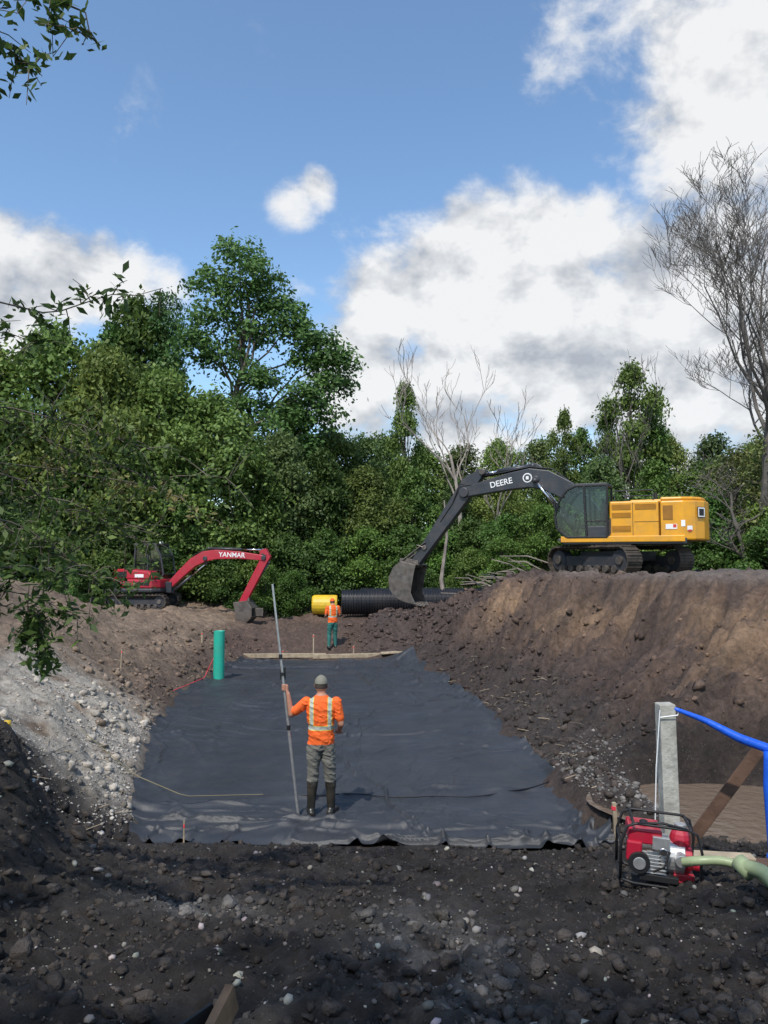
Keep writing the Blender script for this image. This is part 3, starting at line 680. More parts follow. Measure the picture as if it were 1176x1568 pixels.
# ------------------------------------------------------------------ tracked machines
def track(mb,L,Hh,w,yc,n=44):
    rr=Hh/2;st=L-Hh;per=2*st+2*math.pi*rr
    for i in range(n):
        s=per*i/n
        if s<st: x=-st/2+s;z=Hh-.03;a=0
        elif s<st+math.pi*rr: th=(s-st)/rr;x=st/2+math.sin(th)*(rr-.03);z=rr+math.cos(th)*(rr-.03);a=-th
        elif s<2*st+math.pi*rr: x=st/2-(s-st-math.pi*rr);z=.03;a=math.pi
        else: th=(s-2*st-math.pi*rr)/rr;x=-st/2-math.sin(th)*(rr-.03);z=rr-math.cos(th)*(rr-.03);a=math.pi-th
        rot=Matrix.Rotation(-a,3,'Y')
        mb.box((x,yc,z),(per/n*.93,w,.045),'track',rot)
        off=rot@Vector((0,0,.035));mb.box((x+off.x,yc,z+off.z),(.03,w*.98,.05),'track',rot)
        off=rot@Vector((0,0,-.05));mb.box((x+off.x,yc,z+off.z),(per/n*.8,w*.35,.07),'track',rot)
    mb.box((0,yc,rr*.95),(st*1.02,w*.45,Hh*.36),'charcoal')
    for sx in (-1,1):
        mb.cyl((sx*st/2,yc-w*.3,rr),(sx*st/2,yc+w*.3,rr),rr*.72,'charcoal',n=20)
        mb.cyl((sx*st/2,yc-w*.4,rr),(sx*st/2,yc+w*.4,rr),rr*.3,'steel',n=14)
    k=7
    for i in range(k):
        x=-st*.42+st*.84*i/(k-1);mb.cyl((x,yc-w*.38,rr*.42),(x,yc+w*.38,rr*.42),rr*.26,'steel',n=12)
def curved_sheet(mb,pts,th,y0,y1,k):
    for a_,b_ in zip(pts[:-1],pts[1:]):
        mb.beam((a_[0],(y0+y1)/2,a_[1]),(b_[0],(y0+y1)/2,b_[1]),abs(y1-y0),th,k)
def boomprofile(cl,th):
    up=[];dn=[]
    for i,(x,z) in enumerate(cl):
        a=cl[max(0,i-1)];b=cl[min(len(cl)-1,i+1)];dx=b[0]-a[0];dz=b[1]-a[1];l=math.hypot(dx,dz);nx_,nz=-dz/l,dx/l
        up.append((x+nx_*th[i]/2,z+nz*th[i]/2));dn.append((x-nx_*th[i]/2,z-nz*th[i]/2))
    return up+dn[::-1]
def ram(mb,p0,p1,r,y,frac=.55):
    a=Vector((p0[0],y,p0[1]));b=Vector((p1[0],y,p1[1]));m_=a+(b-a)*frac
    mb.cyl(a,m_,r,'charcoal',n=12);mb.cyl(m_,b,r*.55,'chrome',n=10)
    for q in (a,b): mb.cyl(q+Vector((0,-r*1.2,0)),q+Vector((0,r*1.2,0)),r*1.1,'charcoal',n=12)
def text(name,s,origin,xd,yd,size,mk,parent,ext=.004):
    cu=bpy.data.curves.new(name,'FONT');cu.body=s;cu.size=size;cu.extrude=ext;cu.align_x='CENTER';cu.align_y='CENTER';cu.offset=size*.012
    o=bpy.data.objects.new(name,cu);COL.objects.link(o);bpy.context.view_layer.update()
    me=bpy.data.meshes.new_from_object(o.evaluated_get(bpy.context.evaluated_depsgraph_get()));bpy.data.objects.remove(o)
    me.materials.clear();me.materials.append(M[mk])
    o=bpy.data.objects.new(name,me);COL.objects.link(o)
    xd=Vector(xd).normalized();yd=Vector(yd);zd=xd.cross(yd).normalized();yd=zd.cross(xd)
    mt=Matrix((xd,yd,zd)).transposed().to_4x4();mt.translation=Vector(origin);o.parent=parent;o.matrix_local=mt

# ---- large yellow excavator
EXL=(8.0,26.5,2.76)
EX=empty('excavator',EXL,R(155))
mb=MB();track(mb,3.9,.95,.62,1.15,46);track(mb,3.9,.95,.62,-1.15,46)
mb.box((0,0,.62),(1.6,1.9,.32),'charcoal');mb.cyl((0,0,.75),(0,0,1.02),.62,'black',n=28)
mb.build('undercarriage',EX,.006,rotz=R(-38))
mb=MB()
mb.prism([(1.55,1.0),(1.75,1.12),(1.75,1.2),(-2.3,1.2),(-2.3,1.0)],-1.32,1.32,'charcoal')
mb.box((-.3,1.335,1.17),(3.9,.06,.2),'yellow');mb.box((-.3,-1.335,1.17),(3.9,.06,.2),'yellow')
mb.build('deck',EX,.02)
mb=MB()
mb.box((-.72,.78,1.80),(1.55,1.1,1.2),'yellow')
mb.box((-.72,-.78,1.75),(1.55,1.1,1.1),'yellow')
mb.box((-.72,0,1.6),(1.5,.5,.8),'charcoal')
mb.box((-1.1,0,2.38),(1.1,1.9,.16),'yellow')
mb.build('engine_house',EX,.05)
mb=MB()
for (x0,x1,z0,z1) in ((-.62,-.02,2.12,2.30),(-.62,-.02,1.86,2.03),(-1.4,-.75,2.12,2.30),(-.62,-.02,1.4,1.6)):
    mb.box(((x0+x1)/2,1.333,(z0+z1)/2),(x1-x0,.012,z1-z0),'vent')
    for i in range(5): mb.box(((x0+x1)/2,1.345,z0+(z1-z0)*(i+.5)/5),(x1-x0,.012,.012),'yellow')
for x in (-.68,-1.48): mb.box((x,1.334,1.8),(.015,.008,1.1),'black')
mb.box((-1.1,1.334,1.72),(.74,.008,.012),'black');mb.box((.02,1.338,1.6),(.03,.02,.5),'charcoal')
mb.build('side_vents',EX)
mb=MB()
pl=[(-1.52,1.33),(-2.2,1.31),(-2.55,1.15),(-2.8,.8),(-2.9,.3),(-2.9,-.3),(-2.8,-.8),(-2.55,-1.15),(-2.2,-1.31),(-1.52,-1.33)]
mb.prism(pl,1.12,2.38,'yellow','z')
pl2=[(-1.52,1.28),(-2.15,1.26),(-2.48,1.1),(-2.72,.75),(-2.8,.3),(-2.8,-.3),(-2.72,-.75),(-2.48,-1.1),(-2.15,-1.26),(-1.52,-1.28)]
mb.prism(pl2,2.381,2.5,'yellow','z')
mb.build('counterweight',EX,.05)
mb=MB()
for (c,sz,k,an) in (((-2.72,.99,2.0),(.34,.012,.34),'black',54),((-2.72,.99,2.0),(.30,.02,.30),'white',54),((-2.72,.99,2.0),(.22,.028,.22),'black',54),((-2.39,1.245,1.5),(.16,.012,.14),'white',25),((-2.39,1.245,1.42),(.1,.016,.06),'decalred',25),((-1.85,1.328,1.55),(.34,.014,.16),'white',1.7),((-1.95,1.328,1.57),(.1,.02,.1),'decalred',1.7),((-1.75,1.333,2.0),(.3,.012,.45),'vent',1.7),((-2.2,1.31,1.65),(.12,.014,.2),'white',3)):
    mb.box(c,sz,k,Matrix.Rotation(R(an),3,'Z'))
mb.build('decals',EX)
mb=MB()
for y in (1.2,-1.2):
    mb.tube([(-.1,y,2.3),(-.1,y,2.75),(-1.3,y,2.75),(-1.3,y,2.4)],.018,'charcoal',6)
mb.tube([(.15,1.38,1.3),(.15,1.42,1.9),(.15,1.38,2.3)],.02,'charcoal',6)
mb.cyl((-1.2,-.6,2.4),(-1.2,-.6,2.8),.06,'black');mb.build('handrails_and_exhaust',EX)
mb=MB()
prof=[(.12,1.24),(1.45,1.24),(1.78,1.55),(1.84,1.95),(1.68,2.5),(1.42,2.83),(1.15,2.95),(.12,2.95)]
y0,y1=.38,1.34
for y in (y0,y1):
    pts=[(p_[0],y,p_[1]) for p_ in prof]+[(prof[0][0],y,prof[0][1])]
    for a_,b_ in zip(pts[:-1],pts[1:]): mb.beam(a_,b_,.07,.085,'black',(0,1,0))
    mb.beam((.80,y,1.24),(.86,y,2.95),.07,.09,'black',(0,1,0))
    mb.beam((.12,y,1.78),(.8,y,1.78),.05,.06,'black',(0,1,0))
for p_ in prof: mb.beam((p_[0],y0,p_[1]),(p_[0],y1,p_[1]),.07,.07,'black')
mb.box((.63,.86,2.99),(1.05,.98,.08),'charcoal');mb.box((.8,.86,1.2),(1.5,.98,.06),'charcoal')
mb.box((.45,1.335,1.42),(.62,.03,.34),'charcoal')
mb.box((.08,.86,1.5),(.05,.9,.55),'charcoal')
mb.build('cab_frame',EX,.015)
def sheet(mb,poly,y,k): mb.add([(a_,y,b_) for a_,b_ in poly],[list(range(len(poly)))],k)
def strip(mb,prof,y0,y1,k):
    for a_,b_ in zip(prof[:-1],prof[1:]): mb.add([(a_[0],y0,a_[1]),(b_[0],y0,b_[1]),(b_[0],y1,b_[1]),(a_[0],y1,a_[1])],[[0,1,2,3]],k)
mb=MB()
sheet(mb,prof,1.33,'glass');sheet(mb,prof,.39,'glass');strip(mb,prof[1:7],.39,1.33,'glass');mb.add([(.12,.39,1.98),(.12,1.33,1.98),(.12,1.33,2.95),(.12,.39,2.95)],[[0,1,2,3]],'glass')
mb.build('cab_glass',EX)
mb=MB();mb.box((.55,.86,1.55),(.5,.5,.18),'seat');mb.box((.33,.86,1.95),(.14,.48,.75),'seat',Matrix.Rotation(R(-8),3,'Y'));mb.box((.30,.86,2.42),(.1,.28,.2),'seat')
mb.box((.9,1.12,1.6),(.4,.1,.12),'seat');mb.box((.9,.6,1.6),(.4,.1,.12),'seat');mb.cyl((1.05,1.1,1.6),(1.08,1.1,1.85),.02,'seat');mb.cyl((1.35,.7,1.3),(1.25,.7,1.9),.03,'seat');mb.box((1.3,.62,2.0),(.05,.2,.15),'seat')
mb.build('operator_seat',EX,.02)
mb=MB();mb.tube([(1.5,1.36,2.6),(1.75,1.55,2.55),(1.75,1.6,2.35)],.015,'black',5);mb.box((1.76,1.62,2.25),(.03,.16,.28),'black');mb.tube([(1.8,.3,1.3),(2.05,.2,1.6),(2.0,.1,2.0)],.015,'black',5);mb.build('mirrors',EX)
cl=[(.35,1.65),(1.0,2.35),(1.7,2.95),(2.4,3.32),(3.0,3.42),(3.7,3.33),(4.6,3.16),(5.45,2.98)]
th=[.34,.55,.66,.7,.68,.6,.48,.34]
mb=MB();mb.prism(boomprofile(cl,th),-.24,.24,'charcoal')
for (x,z,rr) in ((.35,1.65,.2),(5.45,2.98,.19),(2.75,3.35,.13)): mb.cyl((x,-.3,z),(x,.3,z),rr,'charcoal',n=18)
mb.prism([(2.3,3.62),(2.75,3.95),(3.05,3.95),(3.3,3.7)],-.08,.08,'charcoal')
mb.build('boom',EX,.025)
mb=MB();ram(mb,(1.35,1.45),(2.75,3.3),.085,.34,.5);ram(mb,(1.35,1.45),(2.75,3.3),.085,-.34,.5)
ram(mb,(2.9,3.86),(4.72,3.66),.095,0,.72)
ram(mb,(5.35,3.55),(7.0,1.15),.075,0,.6)
for dy in (-.16,-.1,.1,.16): mb.tube([(.6,dy,2.2),(1.4,dy,3.1),(2.2,dy,3.72),(3.0,dy,3.82),(4.0,dy,3.66),(4.9,dy,3.55)],.022,'black',6)
mb.tube([(5.0,.2,3.2),(5.6,.27,3.3),(5.9,.2,2.6),(6.4,.18,1.9)],.022,'black',6);mb.tube([(4.6,-.2,3.4),(5.3,-.27,3.7),(5.75,-.2,2.9)],.022,'black',6)
mb.build('hydraulics',EX,smooth=True)
mb=MB();mb.prism([(4.62,3.78),(4.82,3.85),(5.5,3.5),(5.78,3.1),(7.62,.42),(7.6,.18),(7.38,.2),(5.3,2.75)],-.19,.19,'charcoal')
for (x,z,rr) in ((7.48,.3,.13),(4.75,3.72,.12),(7.05,.95,.1)): mb.cyl((x,-.25,z),(x,.25,z),rr,'steel',n=14)
for y in (-.22,.22): mb.beam((7.05,y,.95),(7.35,y,1.05),.04,.14,'steel',(0,1,0));mb.beam((7.2,y,.98),(7.95,y,.45),.04,.13,'steel',(0,1,0));mb.beam((7.0,y,1.15),(7.9,y,.5),.04,.12,'steel',(0,1,0))
mb.build('stick',EX,.02)
bc=[(7.25,.28),(7.85,.42),(8.15,.2),(8.35,-.18),(8.33,-.6),(8.1,-.93),(7.7,-1.1),(7.25,-1.18)]
mb=MB();curved_sheet(mb,bc,.05,-.58,.58,'steel')
for y in (-.6,.56): mb.prism(bc+[(7.45,-.75),(7.35,-.15)],y,y+.04,'steel')
for y in (-.5,-.25,0,.25,.5): mb.prism([(7.35,-1.22),(7.35,-1.1),(7.0,-1.24)],y-.05,y+.05,'steel')
for y in (-.2,.2): mb.prism([(7.3,.45),(7.6,.5),(8.05,.55),(8.1,.2),(7.3,.2)],y-.03,y+.03,'steel')
mb.build('bucket',EX,.008)
sl=(Vector((3.7,0,3.33))-Vector((4.6,0,3.16))).normalized()
text('boom_lettering','DEERE',(4.02,.252,3.27),sl,(0,0,1),.30,'white',EX)
mb=MB();mb.cyl((3.05,.238,3.42),(3.05,.25,3.42),.17,'white',n=24);mb.cyl((3.05,.25,3.42),(3.05,.256,3.42),.13,'charcoal',n=24);mb.box((3.05,.258,3.42),(.1,.006,.12),'white');mb.build('boom_badge',EX)

# ---- small red excavator
MX=empty('mini_excavator',(-9.75,31.6,1.30),R(-12));MX.scale=(1.08,1.05,1.05)
mb=MB();track(mb,2.3,.55,.4,.72,38);track(mb,2.3,.55,.4,-.72,38);mb.box((0,0,.36),(1.1,1.1,.2),'charcoal');mb.cyl((0,0,.42),(0,0,.62),.4,'black',n=24)
mb.build('undercarriage',MX,.005,rotz=R(8))
mb=MB();mb.beam((-1.0,.5,.3),(-1.6,.5,.25),.12,.12,'charcoal');mb.beam((-1.0,-.5,.3),(-1.6,-.5,.25),.12,.12,'charcoal')
mb.prism([(-1.62,.02),(-1.72,.2),(-1.64,.42),(-1.58,.42),(-1.6,.2),(-1.56,.02)],-.98,.98,'charcoal');mb.build('dozer_blade',MX,.01)
mb=MB()
pl=[(.95,.55),(.75,.86),(-.4,.9),(-.8,.78),(-1.02,.5),(-1.1,0),(-1.02,-.5),(-.8,-.78),(-.4,-.9),(.75,-.86),(.95,-.55)]
mb.prism(pl,.62,.78,'charcoal','z');mb.prism([(a*.985,b*.985) for a,b in pl],.781,1.12,'red','z')
pl2=[(-.35,.86),(-.78,.74),(-.98,.5),(-1.06,0),(-.98,-.5),(-.78,-.74),(-.35,-.86)]
mb.prism(pl2,1.121,1.5,'red','z')
mb.prism([(-.34,1.121),(.7,1.121),(.86,1.2),(.6,1.42),(-.34,1.5)],-.86,-.2,'red')
mb.build('house',MX,.05)
mb=MB();mb.box((-.5,-.862,1.3),(.5,.01,.2),'black');mb.box((.3,-.866,.95),(.7,.01,.12),'black');mb.box((.25,-.862,1.25),(.35,.01,.12),'white');mb.build('decals',MX)
mb=MB();prof=[(-.36,1.12),(.72,1.12),(.86,1.3),(.74,2.0),(.52,2.42),(-.30,2.42)];y0,y1=-.16,.80
for y in (y0,y1):
    pts=[(a,y,b) for a,b in prof];pts.append(pts[0])
    for a_,b_ in zip(pts[:-1],pts[1:]): mb.beam(a_,b_,.06,.07,'charcoal',(0,1,0))
    mb.beam((.2,y,1.12),(.22,y,2.42),.05,.06,'charcoal',(0,1,0))
for a,b in prof: mb.beam((a,y0,b),(a,y1,b),.06,.06,'charcoal')
mb.box((.1,.32,2.45),(.95,1.02,.07),'charcoal');mb.box((.0,.3,1.45),(.4,.45,.14),'seat');mb.box((-.18,.3,1.75),(.12,.42,.55),'seat');mb.box((.5,.32,2.52),(.12,.1,.07),'white')
mb.build('cab',MX,.012)
mb=MB();sheet(mb,prof,y0+.01,'glass');sheet(mb,prof,y1-.01,'glass');strip(mb,prof[1:5],y0,y1,'glass')
mb.build('cab_glass',MX)
cl=[(1.05,.85),(1.5,1.3),(2.0,1.75),(2.45,1.98),(2.9,2.05),(3.8,2.03),(4.75,1.92)];th=[.24,.3,.36,.4,.36,.28,.2]
mb=MB();mb.prism(boomprofile(cl,th),-.12,.12,'red');mb.box((1.0,0,.8),(.36,.34,.42),'charcoal')
for x,z in ((1.05,.85),(4.78,1.92),(2.5,1.9)): mb.cyl((x,-.16,z),(x,.16,z),.09,'charcoal')
mb.build('boom',MX,.02)
mb=MB();ram(mb,(1.15,.62),(2.5,1.72),.055,0,.55);ram(mb,(2.6,2.28),(4.72,2.22),.055,0,.6);ram(mb,(4.95,1.75),(4.1,.5),.045,0,.6)
mb.tube([(1.2,.05,1.2),(2.0,.05,2.05),(2.6,.05,2.3),(3.4,.05,2.25)],.02,'black',5)
mb.build('hydraulics',MX,smooth=True)
mb=MB();mb.prism([(4.62,2.2),(4.85,2.28),(5.02,1.95),(4.12,.28),(3.92,.12),(3.82,.26),(4.6,1.8)],-.1,.1,'red');mb.build('stick',MX,.015)
bc=[(3.7,.25),(4.2,.32),(4.42,.05),(4.42,-.25),(4.2,-.5),(3.75,-.62)]
mb=MB();curved_sheet(mb,bc,.03,-.32,.32,'steel')
for y in (-.33,.3): mb.prism(bc+[(3.8,-.2)],y,y+.03,'steel')
for y in (-.26,-.09,.09,.26): mb.prism([(3.8,-.64),(3.8,-.57),(3.55,-.66)],y-.03,y+.03,'steel')
mb.beam((4.15,0,.62),(4.2,0,.3),.18,.08,'steel');mb.build('bucket',MX,.005)
text('boom_lettering','YANMAR',(3.55,-.124,2.03),(1,0,-.04),(0,0,1),.25,'white',MX)
mb=MB();mb.prism([(4.5,1.85),(4.72,2.1),(4.9,2.0)],-.107,-.103,'charcoal');mb.build('stick_decal',MX)

# ------------------------------------------------------------------ pipes, boards
mb=MB();c=Vector((-1.75,32.0,1.5));d=Vector((1,.04,0)).normalized();n=56;L=6.0;pts=[];rad=[]
for i in range(n*4+1):
    pts.append(c+d*(L*i/(n*4)));rad.append(.50+(.035 if i%4 in(1,2) else -.01))
mb.tube(pts,rad,'corr',28);mb.build('corrugated_pipe',smooth=False)
mb=MB();c=Vector((-1.0,33.4,1.6));pts=[];rad=[]
for i in range(60*4+1): pts.append(c+Vector((5.4*i/240,.1*i/240,0)));rad.append(.42+(.03 if i%4 in(1,2) else -.01))
mb.tube(pts,rad,'corr',24);mb.build('corrugated_pipe')
mb=MB();mb.tube([(-3.0,32.6,1.36),(-2.9,32.6,1.36),(-2.0,32.5,1.36),(-1.95,32.5,1.36)],[.36,.41,.41,.38],'yellowpipe',20);mb.build('yellow_pipe_coupling',smooth=False)
mb=MB();z0=-.1
mb.tube([(-4.5,21.3,z0),(-4.5,21.3,1.32)],.15,'teal',24,False);mb.tube([(-4.5,21.3,1.32),(-4.5,21.3,1.3)],[.15,.135],'teal',24,False);mb.tube([(-4.5,21.3,1.3),(-4.5,21.3,.6)],.135,'teal',24);mb.build('green_pvc_riser_pipe',smooth=True)
mb=MB();mb.beam((-4.7,25.5,.12),(-1.9,25.65,.12),.1,.14,'wood');mb.build('form_board',bevel=.01)
mb=MB();mb.beam((-2.3,25.3,.12),(.7,25.45,.17),.1,.14,'wood');mb.build('form_board',bevel=.01)
mb=MB();mb.beam((-.1,25.15,.25),(.6,25.2,.29),.3,.05,'wood');mb.build('form_board',bevel=.01)
def stake(x,y,h,lean=0,w=.04,k='wood'):
    z=Hs(x,y);mb=MB();mb.beam((x,y,z-.1),(x+lean,y,z+h),w,w,k,(0,1,0));mb.cyl((x+lean,y,z+h-.08),(x+lean,y,z+h-.04),w*.72,'pink',n=6);mb.build('survey_stake')
stake(-2.35,26,.75);stake(-1.0,25.7,.3);stake(-2.3,9.1,.25,.0,.015);stake(2.62,8.9,.42,-.03);stake(-5.9,17.5,.55,.02,.02);stake(-3.35,25.9,.3);stake(-5.6,24,.35)
mb=MB();pts=[(-4.1,10.6,1.0),(-3.3,10.4,.45),(-2.6,10.3,.2),(-1.65,10.75,.09)]
mb.tube([tuple(q) for q in polyl(pts,20)],.006,'rope',5);mb.build('guide_rope')
mb=MB();pts=[(-1.65,10.75,.07),(-.6,10.85,.06),(.5,10.7,.06),(1.5,10.8,.06),(2.4,11.4,.12)]
P=polyl(pts,30);P[:,1]+=.04*np.sin(np.arange(30)*.9);P[:,2]=[Lz(a,b)+.015 for a,b in P[:,:2]];mb.tube([tuple(q) for q in P],.009,'black',5);mb.build('drag_cord')
mb=MB();P=polyl([(-4.8,22,.5),(-4.6,20,.25),(-4.95,18.4,.2)],20);mb.tube([tuple(q) for q in P],.008,'pink',5);mb.build('marking_ribbon')
mb=MB();mb.beam((-.60,2.3,1.72),(-.50,2.64,1.86),.03,.10,'brownwood',(0,0,1));mb.beam((-.92,2.32,1.66),(-.54,2.60,1.80),.012,.14,'black',(0,0,1));mb.build('form_plank')

mb=MB();mb.beam((2.36,6.5,.55),(2.33,6.5,2.10),.13,.13,'greywood',(0,1,0));mb.build('wooden_post',bevel=.008)
mb=MB();mb.tube([(2.26,6.42,2.06),(2.22,6.42,1.6),(2.2,6.42,1.1)],.005,'white',4);mb.tube([(2.26,6.42,2.0),(2.4,6.41,2.02),(2.44,6.5,2.03)],.005,'white',4);mb.build('tie_string')
HB=empty('blue_discharge_hose')
P=polyl([(2.38,6.45,2.07),(2.62,6.4,1.98),(2.85,6.3,1.86),(3.15,6.2,1.76),(3.6,6.0,1.72)],24);mb=MB();mb.tube([tuple(q) for q in P],[.015+.022*min(1,i/12) for i in range(24)],'blue',10);o=mb.build('hose_run',HB,smooth=True)
mb=MB();P=polyl([(3.04,6.2,1.78),(3.02,6.18,1.5),(3.02,6.15,1.2),(3.01,6.1,.95)],16);mb.tube([tuple(q) for q in P],.045,'blue',10);mb.cyl((3.01,6.1,1.02),(3.01,6.1,.96),.06,'blue');mb.build('hose_drop',HB,smooth=True)
mb=MB();mb.beam((2.6,6.9,.75),(3.15,6.6,1.7),.05,.10,'darkwood');mb.build('timber_brace',bevel=.005)
mb=MB();mb.beam((2.3,6.1,1.02),(2.82,6.05,1.01),.12,.05,'wood');mb.build('timber_block',bevel=.006)
mb=MB();mb.beam((2.66,6.0,1.0),(3.2,5.95,.98),.16,.05,'darkwood');mb.build('timber_block',bevel=.006)

# ---- water pump
PX,PY=1.97,5.75;PZ=Hs(PX,PY)+.03
PU=empty('water_pump',(PX,PY,PZ),R(-12),0,R(4));PU.scale=(.88,.88,.88)
mb=MB()
for y in (-.19,.19):
    mb.tube([(-.3,y,.02),(-.31,y,.3),(-.27,y,.44),(-.2,y,.47),(.2,y,.47),(.27,y,.44),(.31,y,.3),(.3,y,.02),(.2,y,.0),(-.2,y,.0),(-.3,y,.02)],.0115,'black',8)
for x,z in ((-.3,.02),(.3,.02),(-.22,.47),(.22,.47),(-.31,.3)): mb.tube([(x,-.19,z),(x,.19,z)],.011,'black',8)
mb.tube([(-.2,-.19,.47),(0,-.19,.50),(.2,-.19,.47)],.011,'black',8)
mb.build('roll_frame',PU,smooth=True)
mb=MB();mb.box((-.12,0,.36),(.26,.3,.12),'red');mb.cyl((-.12,0,.42),(-.12,0,.45),.035,'black');mb.box((-.2,-.13,.24),(.12,.07,.16),'red');mb.build('fuel_tank_and_cover',PU,.03)
mb=MB();mb.box((-.1,0,.14),(.2,.24,.2),'alu')
for i in range(7): mb.box((-.02,-.13,.08+.028*i),(.16,.03,.01),'alu')
mb.cyl((-.16,-.15,.16),(-.16,-.19,.16),.085,'black',n=20);mb.cyl((-.16,-.19,.16),(-.16,-.20,.16),.05,'alu',n=18)
mb.box((.0,-.12,.33),(.13,.12,.1),'alu');mb.box((0,-.14,.05),(.3,.06,.05),'black');mb.cyl((.02,-.185,.27),(.02,-.15,.27),.03,'chrome');mb.tube([(-.05,-.17,.1),(.03,-.2,.16),(.07,-.18,.28)],.01,'black',6)
mb.build('engine',PU,.008)
mb=MB();mb.cyl((.07,0,.19),(.2,0,.19),.135,'alu',n=24);mb.cyl((.2,0,.19),(.26,0,.19),.10,'red',n=24);mb.ell((.17,0,.33),(.085,.085,.11),'red');mb.cyl((.17,0,.4),(.17,0,.46),.05,'alu');mb.cyl((.25,-.02,.16),(.33,-.03,.15),.045,'red');mb.box((.2,0,.05),(.16,.2,.07),'red')
mb.cyl((.16,-.1,.22),(.16,-.2,.22),.05,'alu');mb.build('pump_housing',PU,.006)
gz=lambda x,y:Hs(x,y)
P0=[(PX+.12,PY-.22,PZ+.19),(PX+.2,PY-.30,PZ+.23),(PX+.36,PY-.34,PZ+.24),(PX+.52,PY-.42,PZ+.20),(PX+.62,PY-.52,PZ+.12)]
def corr(P0,r,name,k,par=None):
    P=np.array(P0);t=np.linspace(0,len(P)-1,90)
    Q=[]
    for q in t:
        i=min(int(q),len(P)-2);f=q-i;p0=P[max(i-1,0)];p1=P[i];p2=P[i+1];p3=P[min(i+2,len(P)-1)]
        Q.append(.5*((2*p1)+(-p0+p2)*f+(2*p0-5*p1+4*p2-p3)*f*f+(-p0+3*p1-3*p2+p3)*f**3))
    mb=MB();mb.tube(Q,[r+(.0025 if i%2 else -.0025) for i in range(90)],k,12);return mb.build(name,par,smooth=True)
SH=empty('suction_hose')
corr(P0,.031,'upper_length','palehose',SH)
corr([(2.36,5.18,gz(2.36,5.18)+.17),(2.42,5.05,gz(2.42,5.05)+.10),(2.5,4.9,gz(2.5,4.9)+.07),(2.7,4.72,gz(2.7,4.72)+.06),(3.0,4.6,gz(3.0,4.6)+.05)],.046,'lower_length','palehose',SH)
mb=MB();mb.cyl((2.34,5.24,gz(2.34,5.24)+.2),(2.38,5.14,gz(2.38,5.14)+.14),.056,'palehose');mb.build('hose_clamp',SH,smooth=True)
mb=MB();z=Hs(-3.36,7.0)-.06;mb.ell((-3.36,7.0,z+.12),(.08,.08,.13),'white');mb.cyl((-3.36,7.0,z+.23),(-3.36,7.0,z+.30),.03,'yellowpipe');mb.build('plastic_jug',smooth=True)

